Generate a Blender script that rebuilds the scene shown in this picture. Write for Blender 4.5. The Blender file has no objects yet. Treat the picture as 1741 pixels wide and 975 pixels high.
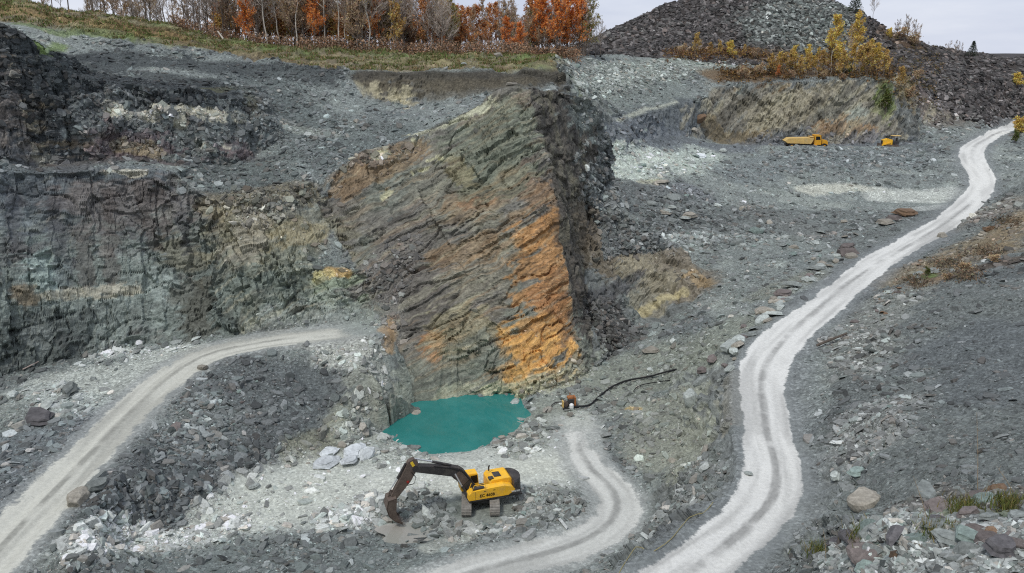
import bpy, bmesh, math, random
import numpy as np
from mathutils import Vector, Matrix, Euler
from mathutils.geometry import delaunay_2d_cdt
from mathutils.bvhtree import BVHTree

random.seed(11)
rng = np.random.default_rng(11)
scene = bpy.context.scene
C = scene.collection

# ------------------------------------------------------------------ camera, sky, sun
F, PITCH, W0, H0 = 1340.0, math.radians(17.0), 1741.0, 975.0
cam_d = bpy.data.cameras.new('camera')
cam = bpy.data.objects.new('camera', cam_d); C.objects.link(cam)
cam_d.sensor_width = 36.0
cam_d.lens = 36.0 * F / W0
cam_d.clip_start = 0.5; cam_d.clip_end = 6000.0
cam.location = (0, 0, 0)
cam.rotation_euler = (math.pi / 2 - PITCH, 0, 0)
scene.camera = cam

SUN_EL, SUN_AZ = math.radians(58), math.radians(215)     # azimuth clockwise from +Y: behind the camera, to its left
world = bpy.data.worlds.new('World'); scene.world = world; world.use_nodes = True
nt = world.node_tree; nt.nodes.clear()
def N(nt, t, **kw):
    n = nt.nodes.new(t)
    for k, v in kw.items():
        if k == 'inp':
            for kk, vv in v.items(): n.inputs[kk].default_value = vv
        else: setattr(n, k, v)
    return n
L = lambda nt, a, b: nt.links.new(a, b)
sky = N(nt, 'ShaderNodeTexSky', sky_type='NISHITA', sun_disc=False, sun_elevation=SUN_EL, sun_rotation=SUN_AZ, altitude=200, air_density=1.0, dust_density=2.0)
bg1 = N(nt, 'ShaderNodeBackground', inp={'Strength': 0.09}); L(nt, sky.outputs[0], bg1.inputs['Color'])
# an even cloud deck over the whole sky, with slightly thinner and thicker streaks
tc = N(nt, 'ShaderNodeTexCoord'); mp = N(nt, 'ShaderNodeMapping', inp={'Scale': (1.3, 1.3, 7.0)})
L(nt, tc.outputs['Generated'], mp.inputs['Vector'])
ns = N(nt, 'ShaderNodeTexNoise', inp={'Scale': 2.2, 'Detail': 6.0, 'Roughness': 0.55}); L(nt, mp.outputs[0], ns.inputs['Vector'])
cr = N(nt, 'ShaderNodeValToRGB'); L(nt, ns.outputs['Fac'], cr.inputs['Fac'])
cr.color_ramp.elements[0].position = 0.34; cr.color_ramp.elements[0].color = (0.55, 0.61, 0.765, 1)
cr.color_ramp.elements[1].position = 0.70; cr.color_ramp.elements[1].color = (0.79, 0.825, 0.92, 1)
bg2 = N(nt, 'ShaderNodeBackground', inp={'Strength': 0.92}); L(nt, cr.outputs[0], bg2.inputs['Color'])
mxw = N(nt, 'ShaderNodeMixShader', inp={0: 0.9}); L(nt, bg1.outputs[0], mxw.inputs[1]); L(nt, bg2.outputs[0], mxw.inputs[2])
wo = N(nt, 'ShaderNodeOutputWorld'); L(nt, mxw.outputs[0], wo.inputs['Surface'])

sd = bpy.data.lights.new('sun', 'SUN'); sd.energy = 1.5; sd.angle = math.radians(11); sd.color = (1.0, 0.97, 0.92)
sun = bpy.data.objects.new('sun', sd); C.objects.link(sun)
sdir = Vector((math.sin(SUN_AZ) * math.cos(SUN_EL), math.cos(SUN_AZ) * math.cos(SUN_EL), math.sin(SUN_EL)))
sun.rotation_euler = sdir.to_track_quat('Z', 'Y').to_euler()
sun.location = sdir * 300
vs = scene.view_settings; vs.view_transform = 'Standard'; vs.look = 'None'; vs.exposure = 0.20; vs.gamma = 1.0; vs.use_curve_mapping = False

scene.cycles.use_denoising = False; scene.cycles.filter_width = 1.15; scene.cycles.sample_clamp_indirect = 4.0

# ------------------------------------------------------------------ helpers
CP, SP = math.cos(PITCH), math.sin(PITCH)
def ray(px, py):
    """direction through a point of the photograph, world axes (x right, y away, z up)"""
    u = (px - W0 / 2) / F; v = (H0 / 2 - py) / F
    return np.array((u, CP + v * SP, -SP + v * CP))
def at(px, py, val):
    """surveyed point: seen at (px, py); val > 0 is its distance away in metres, val <= 0 its level below the camera"""
    d = ray(px, py)
    return d * (val / d[1]) if val > 0 else d * (val / d[2])

_tab = rng.random(65536).astype(np.float32)
def vnoise(p):
    """3-D value noise, -1..1"""
    p = np.asarray(p, dtype=np.float64)
    i = np.floor(p).astype(np.int64); f = (p - i).astype(np.float32)
    f = f * f * (3 - 2 * f)
    hx = (i[:, 0] * 73856093, (i[:, 0] + 1) * 73856093)
    hy = (i[:, 1] * 19349663, (i[:, 1] + 1) * 19349663)
    hz = (i[:, 2] * 83492791, (i[:, 2] + 1) * 83492791)
    def h(a, b, c):
        k = hx[a] ^ hy[b] ^ hz[c]
        return _tab[(k ^ (k >> 13)) & 65535]
    fx, fy, fz = f[:, 0], f[:, 1], f[:, 2]
    x00 = h(0,0,0) * (1 - fx) + h(1,0,0) * fx; x10 = h(0,1,0) * (1 - fx) + h(1,1,0) * fx
    x01 = h(0,0,1) * (1 - fx) + h(1,0,1) * fx; x11 = h(0,1,1) * (1 - fx) + h(1,1,1) * fx
    y0 = x00 * (1 - fy) + x10 * fy; y1 = x01 * (1 - fy) + x11 * fy
    return (y0 * (1 - fz) + y1 * fz) * 2 - 1
def fbm(p, octaves=3, gain=0.5, lac=2.07):
    s = 0; a = 1.0; t = 0.0; p = np.asarray(p)
    for o in range(octaves):
        s = s + a * vnoise(p + 17.3 * o); t += a; a *= gain; p = p * lac
    return s / t
def hash2(a, b, salt=0):
    k = (a.astype(np.int64) * 73856093) ^ (b.astype(np.int64) * 19349663) ^ (salt * 83492791)
    return _tab[(k ^ (k >> 13)) & 65535]
def sstep(a, b, x):
    t = np.clip((x - a) / (b - a), 0, 1); return t * t * (3 - 2 * t)
def resample(P, step):
    P = np.asarray(P, float); out = [P[0]]
    for a, b in zip(P[:-1], P[1:]):
        n = max(1, int(math.ceil(np.linalg.norm((b - a)[:2]) / step)))
        for k in range(1, n + 1): out.append(a + (b - a) * k / n)
    return np.array(out)
def smooth_line(P, step=1.0):
    """Catmull-Rom through the points"""
    P = np.asarray(P, float); Q = np.vstack([2 * P[0] - P[1], P, 2 * P[-1] - P[-2]]); out = []
    for i in range(1, len(Q) - 2):
        n = max(2, int(np.linalg.norm(Q[i + 1] - Q[i]) / step))
        for k in range(n):
            t = k / n
            out.append(0.5 * ((2 * Q[i]) + (-Q[i-1] + Q[i+1]) * t + (2*Q[i-1] - 5*Q[i] + 4*Q[i+1] - Q[i+2]) * t*t + (-Q[i-1] + 3*Q[i] - 3*Q[i+1] + Q[i+2]) * t**3))
    out.append(P[-1]); return np.array(out)

# ------------------------------------------------------------------ terrain survey lines: (x, y in the photograph, distance > 0 or level < 0)
ROADS = {
 'haul_road': (2.35, [(1060,1060,-31.2),(1120,1010,-31.6),(1190,960,-32),(1250,915,-32.5),(1300,865,-33),(1318,820,-33.2),(1316,780,-33.3),(1305,740,-33.3),(1297,690,-33.2),(1294,645,-33),(1308,605,-32.8),(1345,563,-32.5),(1400,517,-32),(1450,477,-31.7),(1500,442,-31.4),(1560,408,-31),(1610,378,-30.6),(1650,345,-30),(1668,318,-28.5),(1665,295,-26.7),(1652,270,-24.6),(1656,250,-23.5),(1680,235,-22.8),(1716,219,-22.3),(1790,195,-22)]),
 'pit_road': (2.1, [(975,698,-42),(979,728,-42.1),(986,765,-42.1),(1003,797,-42.1),(1030,822,-42.1),(1048,850,-42),(1040,885,-41.8),(1000,915,-41.5),(940,938,-41.2),(860,957,-41),(780,982,-40.7),(700,1015,-40.4)]),
 'bench_track': (2.6, [(640,556,-35.2),(560,568,-35.2),(480,577,-35.4),(400,590,-35.7),(340,608,-36),(282,645,-36.5),(212,710,-37),(140,785,-37.3),(66,862,-37.5),(0,932,-37.6),(-60,1000,-37.7)]),
}
LINES = [
 # pit floor and the bank round the pool
 [(900,742,-42.3),(930,760,-42.1),(870,800,-42),(780,790,-42.1),(700,790,-42.1),(620,800,-42)],
 [(896,712,-42.6),(884,732,-42.6),(838,759,-42.6),(800,772,-42.6),(735,777,-42.6),(700,774,-42.6),(678,760,-42.6),(655,750,-42.6),(634,742,-42.6)],
 [(880,712,-43.8),(865,728,-43.8),(830,748,-43.8),(795,760,-43.8),(740,764,-43.8),(712,756,-43.8),(690,745,-43.8),(668,736,-43.7)],
 [(720,705,-44.5),(800,700,-45),(850,705,-44.6),(800,730,-45.5)],
 [(780,915,-42.3),(700,915,-42.4),(620,890,-42.1),(520,900,-42)], [(950,690,-42),(930,720,-42.1)], [(640,960,-41.5),(470,945,-41.6),(300,965,-41.2)],
 [(520,1010,-40.4),(300,1030,-40),(120,985,-39.3)], [(905,890,-41.6),(950,850,-41),(965,835,-41.2),(930,830,-41.6)],
 # rubble bank under the bench: crest, then toe
 [(640,582,-35.4),(560,594,-35.6),(430,612,-36),(350,632,-36.3),(300,690,-36.9),(238,772,-37.3),(180,845,-37.5),(110,935,-37.7)],
 [(640,738,-42),(590,757,-42),(520,782,-42),(440,835,-42),(360,872,-42),(250,908,-41.6),(150,950,-40.6)],
 [(580,600,-35.8),(625,625,-36.4),(648,652,-37.6),(675,672,-40)], [(640,722,-42.3),(660,726,-43.6),(684,708,-43.8),(708,696,-43.8)], [(592,690,-38.6),(612,708,-40)], [(560,700,-39.5),(480,740,-39.6),(380,770,-39.6),(300,830,-39.8)],
 # bench, left
 [(30,705,-37.4),(100,682,-37),(200,640,-36.8),(300,598,-36.3)], [(0,800,-37.5),(0,720,-37.8),(60,760,-37.4)], [(-100,850,-37.5),(-100,700,-38)],
 # left wall: toe, mid, ledge
 [(-120,665,-38.5),(0,645,-38),(70,622,-37.6),(150,606,-37.2),(230,590,-37),(330,574,-36),(400,572,-35.7),(470,566,-35.4),(560,552,-35.1),(620,545,-35)],
 [(-120,470,87.5),(0,470,91),(150,450,97.5),(300,450,101),(380,470,99)],
 [(-120,290,93),(0,292,98.5),(100,290,102),(200,288,105),(300,290,106.5),(345,345,105)],
 [(-120,270,95),(0,275,100.5),(60,283,103.5),(200,270,110),(300,281,112),(400,279,117),(432,268,121)],
 # brown promontory far left, dark cliff with pale blocks behind the ledge
 [(-160,10,103),(-60,25,104.5),(0,42,106),(50,58,108),(84,100,109),(108,165,108.5),(186,262,109.5)],
 [(130,128,112),(200,142,116),(260,150,117.5),(330,152,119),(400,166,122),(436,172,127)],
 # left buttress
 [(350,352,104.5),(430,327,107),(520,316,110),(545,300,114)], [(430,450,100),(520,440,101.5),(580,500,98.5),(500,520,97)],
 # slate slab: left groove, toe, face, top edge, right corner, side face
 [(718,690,-43.2),(692,630,93.5),(668,560,97),(640,500,100.5),(600,440,104),(565,390,107),(548,340,110)],
 [(720,694,-43.6),(760,690,-43.8),(800,686,-43.8),(866,685,-43.8),(905,674,-42.2),(950,657,-41.6),(1000,634,-41.6)],
 [(760,560,95.5),(760,420,103.5),(740,320,110)], [(860,560,96),(860,420,103),(840,300,109.5)], [(920,500,99.5),(910,350,107),(880,240,112)],
 [(545,304,113),(620,268,115),(700,226,117),(800,180,117.5),(870,152,117),(900,150,117)],
 [(1000,636,-41.6),(995,600,97.8),(980,545,100.4),(978,500,101.4),(968,450,103.8),(954,400,106),(958,350,108),(938,292,110.6),(920,235,113),(905,190,115),(900,152,117)],
 [(1006,622,97.6),(1000,520,106),(992,430,116),(1008,350,126),(1036,290,134)],
 [(905,149,117.5),(960,153,122),(1005,166,128),(1029,192,132)], [(1033,240,133.5),(1020,300,130.5),(985,330,121)],
 # scree basin behind the slab, black soil cut and rim
 [(450,150,140),(480,225,127),(515,290,114)], [(560,175,138),(600,230,126),(640,255,120)], [(760,185,136),(720,205,128)],
 [(640,178,142),(700,185,141),(800,168,142),(880,160,142),(945,150,146)],
 [(560,124,146),(620,121,147),(650,116,147.5),(690,123,146.5),(740,118,147.5),(780,126,146.5),(830,121,148),(870,128,147.5),(905,122,149),(945,116,152)],
 [(100,84,140),(250,96,146),(450,112,149),(560,117,150),(700,115,152),(850,118,154),(945,108,158)],
 [(150,125,128),(300,135,132),(430,150,136)],
 [(50,44,146),(150,62,150),(250,78,154),(350,88,157),(450,98,160),(600,100,165),(750,108,163),(940,102,168)],
 [(-120,-30,172),(0,-2,170),(100,12,172),(200,25,175),(280,38,178),(350,60,180),(450,80,182),(600,88,185),(750,92,188),(900,97,192),(1000,94,200)],
 # scree and dark scarp right of the slab
 [(955,142,158),(1000,150,160),(1040,212,164),(1130,188,186),(1205,163,200)], [(960,102,190),(1040,93,214),(1150,97,224),(1240,101,231)],
 [(1045,262,158),(1085,240,170),(1130,226,182),(1200,238,192)],
 # pale shattered mound, rubble field
 [(1048,300,150),(1100,312,150),(1200,322,156)], [(1080,275,160),(1150,257,176),(1230,255,182)],
 [(1042,352,138),(1100,400,134),(1150,438,127),(1222,472,-34.6),(1300,482,-33.5),(1400,440,-32.2)],
 [(1300,400,135),(1450,398,136),(1530,370,-31)], [(1200,380,141),(1350,332,159),(1500,338,-30.3),(1600,340,-30.2)],
 [(1300,262,181),(1420,262,183),(1500,262,184),(1590,290,176)], [(1250,250,186),(1300,247,186.5),(1400,246,187),(1500,247,187.5),(1580,253,191)],
 # machine bench, ochre cliff, crest
 [(1205,240,196),(1300,247,198),(1400,246,199),(1480,246,200),(1560,244,203),(1610,246,200)], [(1290,253,190),(1400,253,190.5),(1540,253,191.5)],
 [(1204,162,204),(1215,146,206),(1300,141,207),(1400,135,208),(1500,130,209),(1540,150,214)],
 [(1560,216,213),(1640,206,224),(1741,188,240),(1850,175,255)], [(1550,130,224),(1620,140,238),(1741,132,264),(1850,120,285)],
 [(1590,90,262),(1650,98,270),(1741,95,285),(1900,92,300)],
 # waste heap: base, crest
 [(1008,95,226),(1100,101,229),(1200,101,233),(1300,106,237),(1420,113,241),(1500,100,246)],
 [(1018,89,242),(1080,48,258),(1115,25,263),(1150,3,268),(1200,-12,272),(1300,-16,275),(1400,-8,275),(1450,16,272),(1500,40,268),(1540,62,265),(1590,85,264)],
 # gully, brown rock
 [(1012,626,-41.8),(1040,604,-41.6),(1066,592,-41)], [(1008,606,-43),(1024,604,-43)], [(1010,560,-38.5),(1040,535,-37.5),(1070,560,-39.5)],
 [(1088,545,-39.8),(1140,545,-38.6),(1200,492,-35.6)], [(1000,388,124),(1080,386,126),(1150,424,124),(1204,468,119)],
 # slope below the haul road
 [(1245,600,-33.4),(1200,560,-36),(1300,522,-33.2),(1400,472,-32.3)], [(1150,640,-39.5),(1100,660,-41),(1050,680,-41.8)],
 [(1225,690,-35),(1200,700,-37),(1150,760,-41),(1110,800,-42)], [(1225,830,-34.4),(1200,850,-36),(1120,925,-38),(1050,985,-38.5)], [(1230,760,-35.2),(1160,720,-39.8)],
 # hillside to the right
 [(1741,305,135),(1680,343,143),(1622,384,133),(1587,401,126)], [(1741,400,105),(1650,430,104),(1560,470,100),(1480,520,92)],
 [(1741,500,78),(1600,540,80)], [(1741,600,62),(1600,640,64),(1450,620,75)], [(1741,700,50),(1550,720,54),(1410,700,65)],
 [(1741,800,38),(1600,800,43),(1450,800,50),(1420,880,45)], [(1741,900,30),(1600,900,33),(1500,900,37)], [(1741,975,25),(1550,975,30.5),(1400,975,38.5)],
 [(1900,900,28),(1900,600,60),(1900,400,95),(1900,300,135),(1900,240,190)], [(1741,1100,20),(1550,1100,24),(1400,1080,31)], [(1741,270,180),(1741,240,205)],
]
WORLD_PTS = [(0,126,-10.5),(-9,130,-11.5),(8,138,-12),(4,132,-11),(14,150,-14),
 (0,0,-1.7),(40,0,-2),(-40,0,-2),(0,-60,-2),(0,9,-8),(0,30,-27),(-40,30,-28),(-80,35,-27),(14,25,-22),(-20,40,-37),(30,12,-12),(50,10,-9),(-80,0,-2),(80,0,-4),
 (-80,55,-37),(-95,85,-22),(-100,100,-2),(-112,130,4),(-130,60,0),(-140,0,0),(-130,160,10),(110,60,-16),(130,120,-12),(150,200,-8),(170,260,-6),
 (25,305,0),(60,320,8),(90,320,9),(120,310,2),(170,300,-6),(0,245,-6),(-40,245,-6),(-90,240,-3),(-140,240,4),
 (-900,-300,0),(900,-300,-5),(-900,300,-6),(900,300,-12),(-900,1500,-12),(900,1500,-14),(0,1500,-13),(0,420,-8),(-300,420,-6),(300,420,-12),(-300,100,2),(300,100,-10),(-400,-300,0),(400,-300,-5),(0,-300,-2)]

def build_tin():
    pts = []
    for w_, ln in ROADS.values():
        P = smooth_line([at(*q) for q in ln], 2.5)
        T = np.gradient(P, axis=0); T[:, 2] = 0; T /= np.linalg.norm(T, axis=1)[:, None]
        S = np.stack([T[:, 1], -T[:, 0], 0 * T[:, 0]], 1)
        pts += [P, P + S * (w_ + .8), P - S * (w_ + .8)]
    RP = np.vstack(pts)
    for ln in LINES:
        Q = resample([at(*q) for q in ln], 2.2)
        d = np.min(np.linalg.norm(Q[:, None, :2] - RP[None, :, :2], axis=2), axis=1)
        pts.append(Q[d > 1.6])
    pts.append(np.array(WORLD_PTS, float))
    P = np.vstack(pts)
    keep = []                                                    # thin out points that nearly coincide in plan
    for i in range(len(P)):
        if not keep or np.min(np.sum((P[keep][:, :2] - P[i, :2]) ** 2, axis=1)) > 0.3 ** 2: keep.append(i)
    P = P[keep]
    vo, eo, fo, ov, oe, of = delaunay_2d_cdt([Vector((p[0], p[1])) for p in P], [], [], 0, 1e-5)
    z = np.array([P[o[0]][2] for o in ov])
    V = np.array([[v.x, v.y, zz] for v, zz in zip(vo, z)])
    return V, np.array(fo, dtype=np.int64)

def edge_target(M):
    d = np.linalg.norm(M, axis=1)
    px = (M[:, 0] / np.maximum(M[:, 1] * CP - M[:, 2] * SP, 1e-3))
    inside = (M[:, 1] > np.where(M[:, 0] > 12, 21, 36)) & (np.abs(px) < 0.72) & (M[:, 1] < 290)
    k = np.where((M[:, 1] > 150) & (M[:, 0] < 14), 3.0, 1.0)            # ground seen edge-on
    k = np.where((M[:, 1] > 200) & (M[:, 0] < 40) & (M[:, 2] < -2.5), 4.0, k)
    k = np.where(M[:, 1] > 224, 1.6, k); k = np.where(M[:, 1] > 277, 5.0, k)
    k = np.where((M[:, 0] < 18) & (M[:, 1] > 84) & (M[:, 1] < 136) & (M[:, 2] > -43) & (M[:, 2] < 3) & ((M[:, 2] > -34) | (M[:, 0] > -14)), .72, k)
    return np.where(inside, np.maximum(d * 0.0036 * k, 0.18), np.maximum(d * 0.05, 2.5))

def refine(V, T, passes=12):
    """split every edge that is longer than wanted at its middle, without cracks"""
    for _ in range(passes):
        E = np.sort(np.concatenate([T[:, [0, 1]], T[:, [1, 2]], T[:, [2, 0]]]), axis=1)
        key = E[:, 0] * (len(V) + 1) + E[:, 1]
        uq, first, inv = np.unique(key, return_index=True, return_inverse=True)
        U = E[first]; M = (V[U[:, 0]] + V[U[:, 1]]) / 2
        ln = np.linalg.norm(V[U[:, 0]] - V[U[:, 1]], axis=1)
        sp = ln > edge_target(M) * 1.35
        if not sp.any(): break
        mid = np.full(len(U), -1, dtype=np.int64); mid[sp] = len(V) + np.arange(sp.sum())
        V = np.vstack([V, M[sp]])
        n = len(T); m = np.stack([mid[inv[:n]], mid[inv[n:2 * n]], mid[inv[2 * n:]]], 1)
        c = (m >= 0).sum(1); out = [T[c == 0]]
        t3, m3 = T[c == 3], m[c == 3]
        if len(t3): out += [np.stack(q, 1) for q in ((t3[:,0], m3[:,0], m3[:,2]), (t3[:,1], m3[:,1], m3[:,0]), (t3[:,2], m3[:,2], m3[:,1]), (m3[:,0], m3[:,1], m3[:,2]))]
        for k in range(3):
            s = (c == 1) & (m[:, k] >= 0)
            if s.any():
                a, b, d = T[s][:, k], T[s][:, (k + 1) % 3], T[s][:, (k + 2) % 3]; e = m[s][:, k]
                out += [np.stack((a, e, d), 1), np.stack((e, b, d), 1)]
            s = (c == 2) & (m[:, k] < 0)
            if s.any():
                a, b, d = T[s][:, k], T[s][:, (k + 1) % 3], T[s][:, (k + 2) % 3]; e1 = m[s][:, (k + 1) % 3]; e2 = m[s][:, (k + 2) % 3]
                out += [np.stack((a, b, e1), 1), np.stack((a, e1, e2), 1), np.stack((e2, e1, d), 1)]
        T = np.vstack(out)
    return V, T
def normals(V, T):
    fn = np.cross(V[T[:, 1]] - V[T[:, 0]], V[T[:, 2]] - V[T[:, 0]])
    n = np.stack([np.bincount(T.ravel(), np.repeat(fn[:, k], 3), minlength=len(V)) for k in range(3)], 1)
    return n / np.maximum(np.linalg.norm(n, axis=1), 1e-9)[:, None]

def raw_mesh(name, V, T, smooth=False):
    me = bpy.data.meshes.new(name)
    me.vertices.add(len(V)); me.vertices.foreach_set('co', np.ascontiguousarray(V, dtype=np.float32).ravel())
    me.loops.add(len(T) * 3); me.loops.foreach_set('vertex_index', np.ascontiguousarray(T, dtype=np.int32).ravel())
    me.polygons.add(len(T)); me.polygons.foreach_set('loop_start', np.arange(0, len(T) * 3, 3, dtype=np.int32))
    me.update(calc_edges=True)
    me.polygons.foreach_set('use_smooth', np.full(len(T), smooth))
    return me

V0, T0 = build_tin()
# ------------------------------------------------------------------ terrain: fine mesh, masks, relief
bvh0 = BVHTree.FromPolygons([Vector(v) for v in V0], [tuple(t) for t in T0])
def hit(px, py):
    """the ground point seen at (px, py)"""
    d = Vector(ray(px, py)).normalized()
    r = bvh0.ray_cast(Vector((0, 0, 0)) + d * 15, d)
    return np.array(r[0]) if r[0] is not None else np.array(d * 300)

V, T = refine(V0, T0)
def laplace(V, T, it, keep=0.0):
    E = np.concatenate([T[:, [0, 1]], T[:, [1, 2]], T[:, [2, 0]]])
    deg = np.bincount(E.ravel(), minlength=len(V)).astype(float)
    for _ in range(it):
        A = np.stack([np.bincount(E[:, 0], V[E[:, 1], k], len(V)) + np.bincount(E[:, 1], V[E[:, 0], k], len(V)) for k in range(3)], 1)
        V = V * 0.4 + 0.6 * A / deg[:, None]
    return V
near = (np.abs(V[:, 0]) < 250) & (V[:, 1] > 0) & (V[:, 1] < 330)
V = np.where(near[:, None], laplace(V, T, 3), V)
P = V.copy(); Nrm = normals(V, T)
nv = len(V)
depth = np.maximum(P[:, 1] * CP - P[:, 2] * SP, 1.0)
slope = np.degrees(np.arccos(np.clip(Nrm[:, 2], -1, 1)))

def line_dist(P, line, flat=False, zmax=2.5):
    """distance and signed side offset of every vertex from a polyline (only near it)"""
    D = np.full(len(P), 1e3); S = np.zeros(len(P)); A = np.zeros(len(P)); R = 9.0; run = 0.0
    lo, hi = line.min(0) - R, line.max(0) + R
    idx = np.nonzero(np.all((P[:, :2] > lo[:2]) & (P[:, :2] < hi[:2]), axis=1))[0]
    for a, b in zip(line[:-1], line[1:]):
        m = np.minimum(a, b) - R; M = np.maximum(a, b) + R
        run += float(np.linalg.norm(b - a)); Q = P[idx]; k = idx[(Q[:, 0] > m[0]) & (Q[:, 0] < M[0]) & (Q[:, 1] > m[1]) & (Q[:, 1] < M[1])]
        if not len(k): continue
        Q = P[k]; ab = (b - a)[:2]; l2 = max(ab @ ab, 1e-9)
        t = np.clip(((Q[:, :2] - a[:2]) @ ab) / l2, 0, 1)
        off = Q[:, :2] - (a[:2] + t[:, None] * ab); d = np.linalg.norm(off, axis=1)
        dz = np.abs(Q[:, 2] - (a[2] + t * (b[2] - a[2])))
        d = np.where(dz > zmax, 1e3, d)
        s = np.sign(off[:, 0] * ab[1] - off[:, 1] * ab[0]) * d
        up = d < D[k]; D[k[up]] = d[up]; S[k[up]] = s[up]; A[k[up]] = run + t[up] * float(np.linalg.norm(b - a))
    return D, S, A
ROAD_LINE = {n: smooth_line([at(*q) for q in ln], 2.0) for n, (w_, ln) in ROADS.items()}
ROAD_D = {n: line_dist(P, ROAD_LINE[n]) for n in ROADS}
n_low = fbm(P * 0.09, 3); n_mid = fbm(P * 0.45 + 31, 3); n_fine = fbm(P * 1.9 + 77, 2)

road_any = np.full(nv, 1e3)
for n in ROADS: road_any = np.minimum(road_any, ROAD_D[n][0] - ROADS[n][0])
def in_poly(poly, X, Y):
    r = np.zeros(len(X), bool); j = len(poly) - 1
    for i in range(len(poly)):
        xi, yi = poly[i]; xj, yj = poly[j]
        c = ((yi > Y) != (yj > Y)) & (X < (xj - xi) * (Y - yi) / (yj - yi + 1e-12) + xi); r ^= c; j = i
    return r
def plan(*q): return [tuple(at(*a)[:2]) for a in q]
SLAB = plan((716,694,-43.6),(690,628,93.5),(600,440,104),(546,335,110)) + plan((620,262,116),(800,176,119),(900,146,119),(1032,186,134),(1040,285,136)) + plan((1010,350,127),(996,430,117),(1004,520,107),(1010,622,97.6),(950,662,-41.9),(860,690,-43.9))
BUTT = plan((345,345,105),(430,322,108),(545,300,114),(552,345,110.5),(605,440,104.5),(672,560,97.5),(640,548,96),(560,556,94.5),(470,570,94),(395,575,93.5),(370,480,99))
in_slab = in_poly(SLAB, P[:, 0] + 1.6 * n_mid, P[:, 1] + 1.2 * n_fine); in_butt = in_poly(BUTT, P[:, 0] + 2.5 * n_mid, P[:, 1] + 1.2 * n_fine) & ~in_slab
SIDE = plan((898,146,119),(905,190,115),(938,292,110.6),(954,400,106),(980,545,100.4),(1000,640,-41.7),(1012,622,97.6),(1004,520,107),(998,430,118),(1014,350,128),(1078,285,141),(1064,184,140),(1005,156,133),(960,144,127))
in_side = in_poly(SIDE, P[:, 0] + .5 * n_mid, P[:, 1])
w_slab = in_slab.astype(float); w_butt = in_butt.astype(float)
rock = sstep(38, 50, slope + 5 * n_mid); rock = np.maximum(rock, w_slab)
GUL = plan((998,388,124),(1080,380,127),(1150,418,125),(1206,466,120),(1200,494,115),(1140,548,109),(1088,548,111),(1010,520,108))
in_gul = in_poly(GUL, P[:, 0] + 1.2 * n_mid, P[:, 1] + 1.2 * n_fine); rock = np.maximum(rock, in_gul * .95)
rock *= sstep(0.3, 2.0, road_any)
floor_m = sstep(-40.0, -41.4, P[:, 2]) * (1 - rock)
rightside = (P[:, 0] > 14) & (P[:, 1] < 150) & (P[:, 2] > -31.8)

# bedding frames: dipping slabs in the middle, near level beds with upright joints elsewhere
def frame(t, n):
    t = np.array(t, float); t /= np.linalg.norm(t); n = np.array(n, float); n -= t * (n @ t); n /= np.linalg.norm(n)
    return np.stack([t, np.cross(n, t), n])
FR_S = frame((.86, .25, .42), (-.45, .30, .80)); FR_L = frame((1, .1, .06), (-.05, .12, 1)); FR_O = frame((.75, .3, .55), (-.5, -.1, .8))
warp = np.stack([n_mid, fbm(P * 0.5 + 9, 2), fbm(P * 0.5 + 57, 2)], 1)
ochre = (P[:, 1] > 185) & (P[:, 0] > 40)
Wp = P + warp * np.where(in_slab, .55, .8)[:, None]; Wp[:, 2] += 2.2 * fbm(P * .11 + 66, 2) * (in_slab | in_butt)
bed = Wp @ FR_L.T
ss_ = in_slab | in_butt; bed[ss_] = (Wp @ FR_S.T)[ss_]; bed[ochre] = (Wp @ FR_O.T)[ochre]; bed[in_gul] = (Wp @ FR_S.T)[in_gul]
bed[rock < .02] = P[rock < .02]
def blocks(q, size, salt):
    c = np.floor(q / np.array(size)).astype(np.int64)
    return hash2(c[:, 0] * 7 + c[:, 1] * 131, c[:, 2], salt) * 2 - 1
disp = np.zeros(nv)
ri = rock > .02; q = bed[ri]; sl = w_slab[ri]
big = np.where(sl > .5, blocks(q, (8, 6, 2.4), 1) * .42, blocks(q, (1.9, 2.4, 5.2), 2) * .55)
med = np.where(sl > .5, blocks(q, (3.4, 3, .8), 3) * .2, blocks(q, (.9, 1.2, 1.5), 4) * .30)
sml = blocks(q, (1.3, 1.1, .26), 5) * .08
dr = (big + med + sml) * (.55 + .75 * np.clip(n_low[ri] + .5, 0, 1)) + n_mid[ri] * np.where(sl > .5, .18, .35) + n_low[ri] * 1.2 + n_fine[ri] * .14
ck = np.abs(fbm(q * np.array((.13, .13, .42)) + 300, 2)); ck2 = np.abs(fbm(q * np.array((.5, .5, .16)) + 410, 2))
dr = dr - np.where(sl > .5, .55, .45) * np.exp(-(ck / .035) ** 2) - np.where(sl > .5, .22, .36) * np.exp(-(ck2 / .026) ** 2) * (n_low[ri] > -.1)
disp[ri] = dr * rock[ri]
loose = 1 - rock
quiet = sstep(-0.3, 3.5, road_any)
tone_floor = floor_m * .45
rimz = (P[:, 1] > 148) & (P[:, 0] < 10); disp += np.where(rimz, .8 * n_mid + .9 * n_low + .3 * n_fine, 0)
disp += loose * quiet * (1 - tone_floor) * (n_low * .75 + n_mid * .30 + n_fine * .13 + .10 * fbm(P * 4.5 + 5, 2))
heap = (P[:, 1] > 224) & (P[:, 0] > 20)
disp += np.where(heap, 1.5 * n_low + .6 * n_mid, 0)
disp += np.where(heap | ((P[:, 1] > 205) & (P[:, 0] > 90)), .5 * np.abs(fbm(P * .8 + 3, 2)) + .25 * n_fine, 0)
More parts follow.
